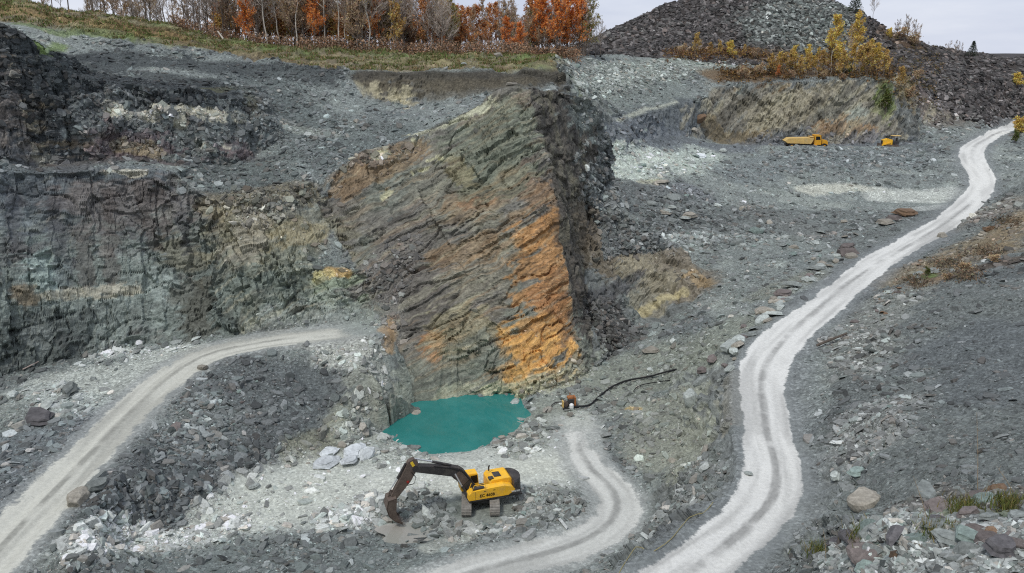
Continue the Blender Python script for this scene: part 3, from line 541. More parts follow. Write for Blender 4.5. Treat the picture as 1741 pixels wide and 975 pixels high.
# ------------------------------------------------------------------ ground materials and objects
def new_mat(name):
    m = bpy.data.materials.new(name); m.use_nodes = True; nt = m.node_tree; b = nt.nodes['Principled BSDF']
    b.inputs['Specular IOR Level'].default_value = .25; b.inputs['Roughness'].default_value = .85
    return m, nt, b
def mul(nt, a, b_, fac=1.0):
    n = N(nt, 'ShaderNodeMix', data_type='RGBA', blend_type='MULTIPLY'); n.inputs[0].default_value = fac
    L(nt, a, n.inputs[6]); L(nt, b_, n.inputs[7]); return n.outputs[2]
def ramp(nt, src, stops):
    r = N(nt, 'ShaderNodeValToRGB'); L(nt, src, r.inputs['Fac']); e = r.color_ramp.elements
    while len(e) < len(stops): e.new(.5)
    for el, (p, c) in zip(e, stops): el.position = p; el.color = (*c, 1) if len(c) == 3 else c
    return r.outputs[0]
def g3(v): return (v, v, v)
def ground_material():
    m, nt, b = new_mat('slate_ground')
    ca = N(nt, 'ShaderNodeAttribute', attribute_name='col'); be = N(nt, 'ShaderNodeAttribute', attribute_name='bed'); ra = N(nt, 'ShaderNodeAttribute', attribute_name='rock')
    geo = N(nt, 'ShaderNodeNewGeometry')
    n1 = N(nt, 'ShaderNodeTexNoise', inp={'Scale': 3.2, 'Detail': 6, 'Roughness': .7}); L(nt, geo.outputs['Position'], n1.inputs['Vector'])
    n2 = N(nt, 'ShaderNodeTexNoise', inp={'Scale': .55, 'Detail': 4, 'Roughness': .6}); L(nt, geo.outputs['Position'], n2.inputs['Vector'])
    mp = N(nt, 'ShaderNodeMapping', inp={'Scale': (.75, .75, 2.6)}); L(nt, be.outputs['Vector'], mp.inputs['Vector'])
    n3 = N(nt, 'ShaderNodeTexNoise', inp={'Scale': 1.0, 'Detail': 7, 'Roughness': .66, 'Distortion': .4}); L(nt, mp.outputs[0], n3.inputs['Vector'])
    vo = N(nt, 'ShaderNodeTexVoronoi', inp={'Scale': 4.6, 'Randomness': 1.0}); L(nt, geo.outputs['Position'], vo.inputs['Vector'])
    fine = ramp(nt, n1.outputs['Fac'], [(.30, g3(.52)), (.5, g3(1.0)), (.72, g3(1.5))])
    lowv = ramp(nt, n2.outputs['Fac'], [(.32, g3(.80)), (.68, g3(1.18))])
    strat = ramp(nt, n3.outputs['Fac'], [(.28, g3(.45)), (.45, g3(.92)), (.56, g3(1.08)), (.74, g3(1.6))])
    grav = N(nt, 'ShaderNodeSeparateColor'); L(nt, vo.outputs['Color'], grav.inputs[0])
    gv = ramp(nt, grav.outputs[0], [(.0, g3(.6)), (.5, g3(.98)), (.9, g3(1.2)), (1.0, g3(1.75))])
    loosec = mul(nt, fine, gv, .75)
    mxr = N(nt, 'ShaderNodeMix', data_type='RGBA'); L(nt, ra.outputs['Fac'], mxr.inputs[0]); L(nt, loosec, mxr.inputs[6]); L(nt, mul(nt, strat, fine, .8), mxr.inputs[7])
    # bright trodden dust keeps an even tone
    sm = N(nt, 'ShaderNodeAttribute', attribute_name='even')
    mxe = N(nt, 'ShaderNodeMix', data_type='RGBA'); L(nt, sm.outputs['Fac'], mxe.inputs[0]); L(nt, mul(nt, mxr.outputs[2], lowv), mxe.inputs[6])
    mxe.inputs[7].default_value = (1, 1, 1, 1)
    rm = N(nt, 'ShaderNodeAttribute', attribute_name='roadm'); rc = N(nt, 'ShaderNodeAttribute', attribute_name='rcol')
    ra1 = N(nt, 'ShaderNodeMath', operation='MULTIPLY_ADD', inp={1: .55, 2: -.275}); L(nt, n1.outputs['Fac'], ra1.inputs[0])
    ra0 = N(nt, 'ShaderNodeMath', operation='MULTIPLY_ADD', inp={1: .7, 2: -.35}); L(nt, n2.outputs['Fac'], ra0.inputs[0]); ra3 = N(nt, 'ShaderNodeMath', operation='ADD'); L(nt, ra0.outputs[0], ra3.inputs[0]); L(nt, ra1.outputs[0], ra3.inputs[1])
    ra2 = N(nt, 'ShaderNodeMath', operation='ADD'); L(nt, rm.outputs['Fac'], ra2.inputs[0]); L(nt, ra3.outputs[0], ra2.inputs[1])
    rmk = ramp(nt, ra2.outputs[0], [(.42, g3(0)), (.58, g3(1))])
    grit = ramp(nt, n1.outputs['Fac'], [(.32, g3(.84)), (.6, g3(1.03))])
    mroad = N(nt, 'ShaderNodeMix', data_type='RGBA'); L(nt, rmk, mroad.inputs[0]); L(nt, mul(nt, ca.outputs['Color'], mxe.outputs[2]), mroad.inputs[6]); L(nt, mul(nt, rc.outputs['Color'], grit), mroad.inputs[7])
    L(nt, mroad.outputs[2], b.inputs['Base Color'])
    h1 = N(nt, 'ShaderNodeMix', data_type='FLOAT'); L(nt, ra.outputs['Fac'], h1.inputs[0]); L(nt, n1.outputs['Fac'], h1.inputs[2]); L(nt, n3.outputs['Fac'], h1.inputs[3])
    bp = N(nt, 'ShaderNodeBump', inp={'Strength': .75, 'Distance': .30}); L(nt, h1.outputs[0], bp.inputs['Height'])
    v2 = N(nt, 'ShaderNodeMath', operation='SUBTRACT', inp={0: 1.0}); L(nt, sm.outputs['Fac'], v2.inputs[1])
    v3 = N(nt, 'ShaderNodeMath', operation='MULTIPLY', inp={1: .75}); L(nt, v2.outputs[0], v3.inputs[0]); L(nt, v3.outputs[0], bp.inputs['Strength'])
    L(nt, bp.outputs[0], b.inputs['Normal'])
    return m
M_GROUND = ground_material()
even = np.zeros(nv)
for n in ROADS: even = np.maximum(even, .55 * sstep(ROADS[n][0] + 1.2, ROADS[n][0] - .3, ROAD_D[n][0]))
even = np.maximum(even, floor_m * (1 - chip) * .45)

Fc = P[T].mean(1)
reg = np.full(len(T), 0)
REG = ['quarry_slope']
def region(name, mask):
    REG.append(name); reg[mask] = len(REG) - 1
fr = rock[T].mean(1)
region('rim_ground', (Fc[:, 1] > 149) & (Fc[:, 0] < 12) | (Fc[:, 0] < -75) & (Fc[:, 1] > 112) & (fr < .5))
region('waste_heap', ((Fc[:, 1] > 224) & (Fc[:, 0] > 18)) | ((Fc[:, 1] > 208) & (Fc[:, 0] > 98)))
region('rubble_field', (Fc[:, 1] > 105) & (Fc[:, 1] < 196) & (Fc[:, 0] > 16) & (fr < .6) & (Fc[:, 2] > -36))
region('pit_floor', (Fc[:, 2] < -40.4) & (fr < .5) & (Fc[:, 1] < 112))
region('bench_floor', (Fc[:, 2] < -34.5) & (Fc[:, 2] > -38.2) & (Fc[:, 0] < -18) & (fr < .4) & (slope[T].mean(1) < 16))
region('right_hillside', (Fc[:, 0] > 14) & (Fc[:, 1] < 150) & (Fc[:, 2] > -31.8) & (Fc[:, 1] < 85 + Fc[:, 0]))
region('left_rock_face', (fr >= .5) & (Fc[:, 0] < -12) & (Fc[:, 1] < 128) & (Fc[:, 1] > 80))
region('soil_face', (fr >= .5) & (Fc[:, 0] < 14) & (Fc[:, 1] > 132) & (Fc[:, 1] < 156))
region('far_rock_face', (fr >= .5) & (Fc[:, 0] > 40) & (Fc[:, 1] > 180) & (Fc[:, 1] < 222))
region('slate_rock_slab', in_slab[T].all(1))
region('near_ground', (Fc[:, 1] < 20) | (np.abs(Fc[:, 0]) > 220))
for n in ROADS: region(n, (ROAD_D[n][0][T].mean(1) < ROADS[n][0] + .15))
for k, name in enumerate(REG):
    f = T[reg == k]
    if not len(f): continue
    u, inv = np.unique(f, return_inverse=True)
    me = raw_mesh(name, V[u], inv.reshape(f.shape))
    for an, ty, dat in (('col', 'FLOAT_COLOR', np.hstack([col[u], np.ones((len(u), 1))])), ('bed', 'FLOAT_VECTOR', bed[u]), ('rock', 'FLOAT', rock[u]), ('even', 'FLOAT', even[u]), ('roadm', 'FLOAT', roadm[u]), ('rcol', 'FLOAT_COLOR', np.hstack([rcol[u], np.ones((len(u), 1))]))):
        a = me.attributes.new(an, ty, 'POINT'); a.data.foreach_set({'FLOAT_COLOR': 'color', 'FLOAT_VECTOR': 'vector', 'FLOAT': 'value'}[ty], np.ascontiguousarray(dat, dtype=np.float32).ravel())
    me.materials.append(M_GROUND)
    o = bpy.data.objects.new(name, me); C.objects.link(o); o['kind'] = 'structure'
# ------------------------------------------------------------------ finding the finished ground again
VN = normals(V, T)
_u = V[:, 0] / np.maximum(V[:, 1] * CP - V[:, 2] * SP, .1); _w = (V[:, 1] * SP + V[:, 2] * CP) / np.maximum(V[:, 1] * CP - V[:, 2] * SP, .1)
GX = W0 / 2 + F * _u; GY = H0 / 2 - F * _w; GD = V[:, 1] * CP - V[:, 2] * SP
_ok = (GD > 15) & (GX > -150) & (GX < W0 + 150) & (GY > -150) & (GY < H0 + 150)
_gi = np.nonzero(_ok)[0]; _cell = {}
_keys = (np.floor(GX[_gi] / 8).astype(int) + 500) * 10000 + np.floor(GY[_gi] / 8).astype(int) + 500
_order = np.argsort(_keys, kind='stable'); _ks = _keys[_order]; _gs = _gi[_order]
def ground(px, py):
    """index of the nearest visible ground vertex seen at (px, py)"""
    best = None
    for rad in (1, 2, 4, 8):
        c = []
        for i in range(-rad, rad + 1):
            k0 = (int(px // 8) + i + 500) * 10000 + int(py // 8) - rad + 500
            a, b = np.searchsorted(_ks, k0), np.searchsorted(_ks, k0 + 2 * rad, side='right'); c.append(_gs[a:b])
        c = np.concatenate(c)
        c = c[(np.abs(GX[c] - px) < 4 * rad) & (np.abs(GY[c] - py) < 4 * rad)]
        if len(c):
            d0 = GD[c].min(); c = c[GD[c] < d0 * 1.04 + 1]
            return c[np.argmin((GX[c] - px) ** 2 + (GY[c] - py) ** 2)]
    return None
def spot(px, py):
    i = ground(px, py); return Vector(V[i]), Vector(VN[i]), float(GD[i])
_pi = np.nonzero((V[:, 1] > 15) & (V[:, 1] < 300) & (np.abs(V[:, 0]) < 200))[0]
_pk = (np.floor(V[_pi, 0]).astype(int) + 500) * 10000 + np.floor(V[_pi, 1]).astype(int) + 500
_po = np.argsort(_pk, kind='stable'); _pks = _pk[_po]; _pgs = _pi[_po]
def ground_z(x, y):
    for rad in (1, 3, 6):
        c = []
        for i in range(-rad, rad + 1):
            k0 = (int(math.floor(x)) + i + 500) * 10000 + int(math.floor(y)) - rad + 500
            a, b = np.searchsorted(_pks, k0), np.searchsorted(_pks, k0 + 2 * rad, side='right'); c.append(_pgs[a:b])
        c = np.concatenate(c)
        if len(c):
            d = (V[c, 0] - x) ** 2 + (V[c, 1] - y) ** 2; k = c[np.argsort(d)[:4]]; return float(V[k, 2].mean())
    return -3.0

# ------------------------------------------------------------------ object helpers
def tag(o, label=None, cat=None, group=None, kind=None):
    if label: o['label'] = label
    if cat: o['category'] = cat
    if group: o['group'] = group
    if kind: o['kind'] = kind
    return o
def empty(name, loc, rz=0.0):
    o = bpy.data.objects.new(name, None); C.objects.link(o); o.location = loc; o.rotation_euler = (0, 0, rz); o.empty_display_size = .5; return o
_mats = {}
def mat(name, rgb, rough=.7, var=.25, scale=4.0, metal=0.0, dirt=None, rand=0.0, bump=.0, spec=.3):
    if name in _mats: return _mats[name]
    m, nt, b = new_mat(name); b.inputs['Roughness'].default_value = rough; b.inputs['Metallic'].default_value = metal; b.inputs['Specular IOR Level'].default_value = spec
    geo = N(nt, 'ShaderNodeTexCoord'); no = N(nt, 'ShaderNodeTexNoise', inp={'Scale': scale, 'Detail': 5, 'Roughness': .65}); L(nt, geo.outputs['Object'], no.inputs['Vector'])
    c = N(nt, 'ShaderNodeRGB'); c.outputs[0].default_value = (*S(*rgb), 1)
    out = mul(nt, c.outputs[0], ramp(nt, no.outputs['Fac'], [(.3, g3(1 - var)), (.7, g3(1 + var))]))
    if dirt:
        n2 = N(nt, 'ShaderNodeTexNoise', inp={'Scale': scale * .6, 'Detail': 6, 'Roughness': .7}); L(nt, geo.outputs['Object'], n2.inputs['Vector'])
        mx = N(nt, 'ShaderNodeMix', data_type='RGBA'); L(nt, ramp(nt, n2.outputs['Fac'], [(.48, g3(0)), (.72, g3(.75))]), mx.inputs[0]); L(nt, out, mx.inputs[6]); mx.inputs[7].default_value = (*S(*dirt), 1); out = mx.outputs[2]
    if rand:
        oi = N(nt, 'ShaderNodeObjectInfo'); out = mul(nt, out, ramp(nt, oi.outputs['Random'], [(0, g3(1 - rand)), (1, g3(1 + rand))]))
    L(nt, out, b.inputs['Base Color'])
    if bump:
        bp = N(nt, 'ShaderNodeBump', inp={'Strength': bump, 'Distance': .08}); L(nt, no.outputs['Fac'], bp.inputs['Height']); L(nt, bp.outputs[0], b.inputs['Normal'])
    _mats[name] = m; return m
class MB:
    """collects solids, then becomes one mesh object"""
    def __init__(self): self.bm = bmesh.new()
    def box(self, c, s, rot=None, bevel=0.0, taper=None):
        r = bmesh.ops.create_cube(self.bm, size=1.0); vs_ = r['verts']
        for v in vs_:
            if taper and v.co.z > 0: v.co.x *= taper[0]; v.co.y *= taper[1]
            v.co = Vector((v.co.x * s[0], v.co.y * s[1], v.co.z * s[2]))
        if bevel:
            e = list({e for v in vs_ for e in v.link_edges}); rb = bmesh.ops.bevel(self.bm, geom=e, offset=bevel, segments=1, affect='EDGES'); vs_ = list({v for f in rb['faces'] for v in f.verts} | {v for v in vs_ if v.is_valid})
        M = Matrix.Translation(c) @ (Euler(rot).to_matrix().to_4x4() if rot else Matrix.Identity(4))
        bmesh.ops.transform(self.bm, matrix=M, verts=vs_); return self
    def prism(self, prof, y0, y1):
        """profile in x-z, swept from y0 to y1"""
        a = [self.bm.verts.new((x, y0, z)) for x, z in prof]; b = [self.bm.verts.new((x, y1, z)) for x, z in prof]; n = len(prof)
        self.bm.faces.new(a); self.bm.faces.new(b[::-1])
        for i in range(n): self.bm.faces.new((a[i], b[i], b[(i + 1) % n], a[(i + 1) % n]))
        return self
    def tube(self, pts, r, n=6, cap=True):
        pts = [Vector(p) for p in pts]; rs = r if isinstance(r, (list, tuple)) else [r] * len(pts); rings = []
        for i, p in enumerate(pts):
            t = (pts[min(i + 1, len(pts) - 1)] - pts[max(i - 1, 0)]).normalized(); q = t.to_track_quat('Z', 'Y')
            rings.append([self.bm.verts.new(p + q @ Vector((math.cos(2 * math.pi * k / n) * rs[i], math.sin(2 * math.pi * k / n) * rs[i], 0))) for k in range(n)])
        for a, b in zip(rings[:-1], rings[1:]):
            for k in range(n): self.bm.faces.new((a[k], a[(k + 1) % n], b[(k + 1) % n], b[k]))
        if cap: self.bm.faces.new(rings[0][::-1]); self.bm.faces.new(rings[-1])
        return self
    def build(self, name, m, parent=None, rz=None, loc=None):
        bmesh.ops.recalc_face_normals(self.bm, faces=self.bm.faces[:])
        me = bpy.data.meshes.new(name); self.bm.to_mesh(me); self.bm.free()
        if m: me.materials.append(m)
        o = bpy.data.objects.new(name, me); C.objects.link(o)
        if parent: o.parent = parent
        if rz is not None: o.rotation_euler = (0, 0, rz)
        if loc is not None: o.location = loc
        return o
def np_object(name, V_, T_, m, colors=None):
    me = raw_mesh(name, np.asarray(V_), np.asarray(T_))
    if colors is not None:
        a = me.attributes.new('col', 'FLOAT_COLOR', 'POINT'); a.data.foreach_set('color', np.ascontiguousarray(np.hstack([colors, np.ones((len(colors), 1))]), dtype=np.float32).ravel())
    me.materials.append(m); o = bpy.data.objects.new(name, me); C.objects.link(o); return o
def attr_mat(name, attr='col', kind='GEOMETRY', rough=.8, var=.2, transl=0.0):
    m, nt, b = new_mat(name); b.inputs['Roughness'].default_value = rough
    a = N(nt, 'ShaderNodeAttribute', attribute_name=attr, attribute_type=kind); geo = N(nt, 'ShaderNodeNewGeometry')
    no = N(nt, 'ShaderNodeTexNoise', inp={'Scale': 5.0, 'Detail': 3}); L(nt, geo.outputs['Position'], no.inputs['Vector'])
    L(nt, mul(nt, a.outputs['Color'], ramp(nt, no.outputs['Fac'], [(.3, g3(1 - var)), (.7, g3(1 + var))])), b.inputs['Base Color'])
    if transl: b.inputs['Transmission Weight'].default_value = 0
    return m

# ------------------------------------------------------------------ water
def water(name, outline, z, rgb, rough=.08, alpha=1.0):
    bm = bmesh.new(); vs_ = [bm.verts.new((p[0], p[1], z)) for p in outline]; bm.faces.new(vs_); bmesh.ops.triangulate(bm, faces=bm.faces[:])
    me = bpy.data.meshes.new(name); bm.to_mesh(me); bm.free()
    m, nt, b = new_mat(name); b.inputs['Roughness'].default_value = rough; b.inputs['Specular IOR Level'].default_value = .5; b.inputs['IOR'].default_value = 1.33
    geo = N(nt, 'ShaderNodeNewGeometry'); no = N(nt, 'ShaderNodeTexNoise', inp={'Scale': .22, 'Detail': 4, 'Distortion': .8}); L(nt, geo.outputs['Position'], no.inputs['Vector'])
    c = N(nt, 'ShaderNodeRGB'); c.outputs[0].default_value = (*S(*rgb), 1)
    L(nt, mul(nt, c.outputs[0], ramp(nt, no.outputs['Fac'], [(.35, (.86, .9, .9)), (.65, (1.12, 1.08, 1.1))])), b.inputs['Base Color'])
    n2 = N(nt, 'ShaderNodeTexNoise', inp={'Scale': 5.0, 'Detail': 2}); L(nt, geo.outputs['Position'], n2.inputs['Vector'])
    bp = N(nt, 'ShaderNodeBump', inp={'Strength': .06, 'Distance': .03}); L(nt, n2.outputs['Fac'], bp.inputs['Height']); L(nt, bp.outputs[0], b.inputs['Normal'])
    b.inputs['Alpha'].default_value = alpha
    me.materials.append(m); o = bpy.data.objects.new(name, me); C.objects.link(o); o['kind'] = 'structure'; return o
water('pool_water', [at(x, y, -43)[:2] for x, y in ((620,745),(680,690),(740,676),(800,668),(870,668),(905,690),(905,712),(890,742),(840,768),(800,780),(735,784),(690,776))], -43.0, (52, 130, 123), .03, .88)
water('puddle', [PUD[:2] + np.array((math.cos(t) * 3.4, math.sin(t) * 1.7)) * (1 + .2 * math.sin(3 * t + 1) + .1 * math.sin(5 * t)) for t in np.linspace(0, 2 * math.pi, 30)[:-1]], -42.50, (164, 163, 152), .06, .8)
water('gully_pond', [at(x, y, -42.1)[:2] for x, y in ((994,640),(996,596),(1020,592),(1050,596),(1040,612),(1012,632))], -42.15, (52, 58, 44), .05)
water('wall_foot_pond', [at(x, y, -38.25)[:2] for x, y in ((-60,700),(-60,640),(0,640),(40,640),(60,650),(20,672))], -38.05, (48, 62, 52), .06)

# ------------------------------------------------------------------ slate shapes
def slate_mesh(name, seed, n=7, thick=.28, steps=2, rough=.12):
    r = random.Random(seed); bm = bmesh.new(); ang = sorted(2 * math.pi * (k + r.uniform(-.32, .32)) / n for k in range(n))
    rad = [r.uniform(.62, 1.0) for _ in range(n)]; sx, sy = 1.0, r.uniform(.55, .85)
    lev = [-.5 * thick] + [thick * (-.5 + (k + 1) / steps + r.uniform(-.08, .08)) for k in range(steps)]; rings = []; ox = oy = 0.0
    for k, z in enumerate(lev):
        s = 1.0 - .10 * k + r.uniform(-.05, .05)
        rings.append([bm.verts.new(((math.cos(a) * q * s + ox) * sx + r.uniform(-rough, rough) * .5, (math.sin(a) * q * s + oy) * sy + r.uniform(-rough, rough) * .5, z + r.uniform(-1, 1) * thick * .10)) for a, q in zip(ang, rad)])
        ox += r.uniform(-.06, .06); oy += r.uniform(-.06, .06)
    for a, b in zip(rings[:-1], rings[1:]):
        for k in range(n): bm.faces.new((a[k], a[(k + 1) % n], b[(k + 1) % n], b[k]))
    bm.faces.new(rings[0][::-1]); c = bm.verts.new((r.uniform(-.2, .2), r.uniform(-.15, .15), lev[-1] + r.uniform(-.02, .16) * thick))
    for k in range(n): bm.faces.new((rings[-1][k], rings[-1][(k + 1) % n], c))
    bmesh.ops.triangulate(bm, faces=[f for f in bm.faces if len(f.verts) > 3]); bmesh.ops.recalc_face_normals(bm, faces=bm.faces[:])
    me = bpy.data.meshes.new(name); bm.to_mesh(me); bm.free(); return me
# loose chippings: far too many to count, one object that scatters a few flake shapes
flakes = bpy.data.collections.new('flake_shapes')
M_CHIP = attr_mat('slate_chipping', 'ccol', 'INSTANCER', .8, .22)
for k in range(12):
    me = slate_mesh('flake', 100 + k, n=5 + k % 3, thick=(.22, .3, .16, .45)[k % 4], steps=1 + (k % 3 == 0)); me.materials.append(M_CHIP)
    flakes.objects.link(bpy.data.objects.new('flake_%02d' % k, me))
def chips_tree():
    g = bpy.data.node_groups.new('scatter_flakes', 'GeometryNodeTree')
    g.interface.new_socket('Geometry', in_out='INPUT', socket_type='NodeSocketGeometry'); g.interface.new_socket('Geometry', in_out='OUTPUT', socket_type='NodeSocketGeometry')
    gi, go = g.nodes.new('NodeGroupInput'), g.nodes.new('NodeGroupOutput'); ip = g.nodes.new('GeometryNodeInstanceOnPoints'); ci = g.nodes.new('GeometryNodeCollectionInfo')
    ci.inputs['Collection'].default_value = flakes; ci.inputs['Separate Children'].default_value = True; ci.inputs['Reset Children'].default_value = True
    def na(nm, ty): n = g.nodes.new('GeometryNodeInputNamedAttribute'); n.data_type = ty; n.inputs['Name'].default_value = nm; return n.outputs['Attribute']
    g.links.new(gi.outputs[0], ip.inputs['Points']); g.links.new(ci.outputs[0], ip.inputs['Instance']); ip.inputs['Pick Instance'].default_value = True
    g.links.new(na('idx', 'INT'), ip.inputs['Instance Index']); g.links.new(na('rot', 'FLOAT_VECTOR'), ip.inputs['Rotation']); g.links.new(na('scl', 'FLOAT_VECTOR'), ip.inputs['Scale'])
    g.links.new(ip.outputs[0], go.inputs[0]); return g
def euler_from_normals(nn, yaw):
    """euler XYZ whose Z axis is nn, turned by yaw about it"""
    z = nn / np.linalg.norm(nn, axis=1)[:, None]; a = np.stack([np.cos(yaw), np.sin(yaw), 0 * yaw], 1)
    x = a - z * np.sum(a * z, 1)[:, None]; x /= np.linalg.norm(x, axis=1)[:, None]; y = np.cross(z, x)
    ry = -np.arcsin(np.clip(x[:, 2], -1, 1)); rx = np.arctan2(y[:, 2], z[:, 2]); rz_ = np.arctan2(x[:, 1], x[:, 0]); return np.stack([rx, ry, rz_], 1)
def scatter(name, label, count, tri_mask, smin, smax, alpha, bright=1.0, spread=.38):
    t = T[tri_mask]; A = np.linalg.norm(np.cross(V[t[:, 1]] - V[t[:, 0]], V[t[:, 2]] - V[t[:, 0]]), axis=1) / 2
    cen = V[t].mean(1); dd = np.maximum(cen[:, 1] * CP - cen[:, 2] * SP, 10)
    face = np.clip(-np.sum(VN[t[:, 0]] * cen, 1) / np.linalg.norm(cen, axis=1), .12, 1)
    inview = (np.abs(cen[:, 0] / dd) < .70) & (GY[t[:, 0]] < 1040) & (GY[t[:, 0]] > -80)
    w = A * face / dd ** 2 * np.clip(chip[t].mean(1) * (1 + .9 * n_low[t[:, 0]] + .9 * n_mid[t[:, 0]]), .0, 1.3) ** 1.8 * inview
    k = rng.choice(len(t), count, p=w / w.sum()); r1 = np.sqrt(rng.random(count)); r2 = rng.random(count); tt = t[k]
    pos = V[tt[:, 0]] * (1 - r1)[:, None] + V[tt[:, 1]] * (r1 * (1 - r2))[:, None] + V[tt[:, 2]] * (r1 * r2)[:, None]
    nn = VN[tt[:, 0]] + rng.normal(0, .34, (count, 3)); nn[:, 2] += .2
    s = dd[k] * smin * (1 - rng.random(count)) ** (-1 / alpha) * chip_size[tt[:, 0]]; s = np.minimum(s, np.minimum(smax, dd[k] * smin * 13)) * .5
    cc = col[tt[:, 0]] * np.exp(rng.normal(-.02, spread, count))[:, None] * bright * (1 + .38 * sstep(.7, 1.0, chip[tt[:, 0]]))[:, None]
    tint = rng.random(count); cc *= np.where(tint < .12, 1, 0)[:, None] * (np.array((1.12, .96, .86)) - 1) + 1
    cc *= np.where(tint > .80, 1, 0)[:, None] * (np.array((.93, 1.03, 1.0)) - 1) + 1
    grey = cc.mean(1, keepdims=True); cc = np.clip(cc * .62 + grey * .38, .01, .8)
    me = bpy.data.meshes.new(name); me.vertices.add(count); me.vertices.foreach_set('co', np.ascontiguousarray(pos + nn * 0 + np.array((0, 0, 1)) * (s * .04)[:, None], dtype=np.float32).ravel())
    asp = np.stack([s, s * rng.uniform(.7, 1.1, count), s * rng.uniform(.6, 1.3, count)], 1)
    for an, ty, key, dat in (('rot', 'FLOAT_VECTOR', 'vector', euler_from_normals(nn, rng.uniform(0, 6.28, count))), ('scl', 'FLOAT_VECTOR', 'vector', asp), ('ccol', 'FLOAT_COLOR', 'color', np.hstack([cc, np.ones((count, 1))]))):
        a = me.attributes.new(an, ty, 'POINT'); a.data.foreach_set(key, np.ascontiguousarray(dat, dtype=np.float32).ravel())
    a = me.attributes.new('idx', 'INT', 'POINT'); a.data.foreach_set('value', rng.integers(0, 12, count).astype(np.int32))
    o = bpy.data.objects.new(name, me); C.objects.link(o); md = o.modifiers.new('scatter', 'NODES'); md.node_group = CHIPS
    tag(o, label, 'stones', kind='stuff'); return o
CHIPS = chips_tree()
alltri = (reg != REG.index('near_ground'))
hp = reg == REG.index('waste_heap')
scatter('slate_chippings', 'grey slate chippings strewn over the quarry slopes and floor', 170000, alltri & ~hp, .0020, 1.9, 1.75, .95)
scatter('waste_slate', 'jumbled dark slate waste covering the far heaps', 34000, hp, .0052, 2.6, 2.4, 1.15, .55)

# ------------------------------------------------------------------ boulders and slabs one can pick out
def stone_mat(name, rgb, dirt=None): return mat(name, rgb, .85, .36, 3.6, dirt=dirt, rand=.24, bump=.7, spec=.2)
ST = {'white': stone_mat('fresh_white_slate', (206, 211, 211), (176, 181, 180)), 'grey': stone_mat('grey_slate', (128, 133, 129)), 'pale': stone_mat('pale_slate', (168, 174, 168)), 'tan': stone_mat('tan_stone', (154, 149, 137), (128, 122, 110)), 'dark': stone_mat('dark_slate', (98, 96, 97)),
      'plum': stone_mat('plum_slate', (116, 108, 104), (104, 98, 94)), 'green': stone_mat('green_slate', (130, 144, 137)), 'rust': stone_mat('rusty_slate', (132, 108, 86), (112, 102, 92))}
def boulder_mesh(seed, thick):
    if thick > .5:
        r = random.Random(seed); bm = bmesh.new(); bmesh.ops.create_icosphere(bm, subdivisions=3, radius=1.0); cuts = [(Vector((r.gauss(0, 1), r.gauss(0, 1), r.gauss(0, 1))).normalized(), r.uniform(.5, .8)) for _ in range(11)] + [(Vector((0, 0, -1)), .45), (Vector((r.gauss(0, .15), r.gauss(0, .15), 1)).normalized(), r.uniform(.45, .6))]
        for v in bm.verts:
            for n_, d_ in cuts: v.co -= n_ * max(0.0, v.co.dot(n_) - d_)
            v.co += Vector((r.gauss(0, .012), r.gauss(0, .012), r.gauss(0, .012))); v.co.x *= 1.15; v.co.y *= .85
        me = bpy.data.meshes.new('rock_block'); bm.to_mesh(me); bm.free(); return me
    me = slate_mesh('slate_block', seed, n=8 + seed % 3, thick=thick, steps=3, rough=.10); return me
SHAPES = {}
def shape(kind, i, m):
    key = (kind, i, m)
    if key not in SHAPES:
        th = {'slab': .22, 'block': .8, 'flag': .12}[kind]; me = boulder_mesh(300 + i * 7 + len(kind), th); me.materials.append(ST[m]); SHAPES[key] = me
    return SHAPES[key]
def stone(px, py, wpx, kind, m, label, cat='boulder', name=None, group=None, tilt=.12, yaw=None, sink=None, seed=None, hs=1.0):
    p, n, d = spot(px, py); r = wpx * d / F / 2 / .85; i = (seed if seed is not None else random.randrange(8)) % 8
    o = bpy.data.objects.new(name or ('boulder' if kind == 'block' else 'flat_rock'), shape(kind, i, m)); C.objects.link(o)
    nn = (n * .6 + Vector((random.gauss(0, tilt), random.gauss(0, tilt), .6))).normalized(); q = nn.to_track_quat('Z', 'Y') @ Euler((0, 0, random.uniform(-.5, .5) if yaw is None else yaw)).to_quaternion()
    th = {'slab': .22, 'block': .8, 'flag': .12}[kind] * r * hs
    if sink is None: sink = .25 if kind == 'block' else -.45
    o.rotation_euler = q.to_euler(); o.scale = (r, r * random.uniform(.85, 1.1), r * hs); o.location = p + nn * th * (.5 - sink)
    tag(o, label, cat, group); return o
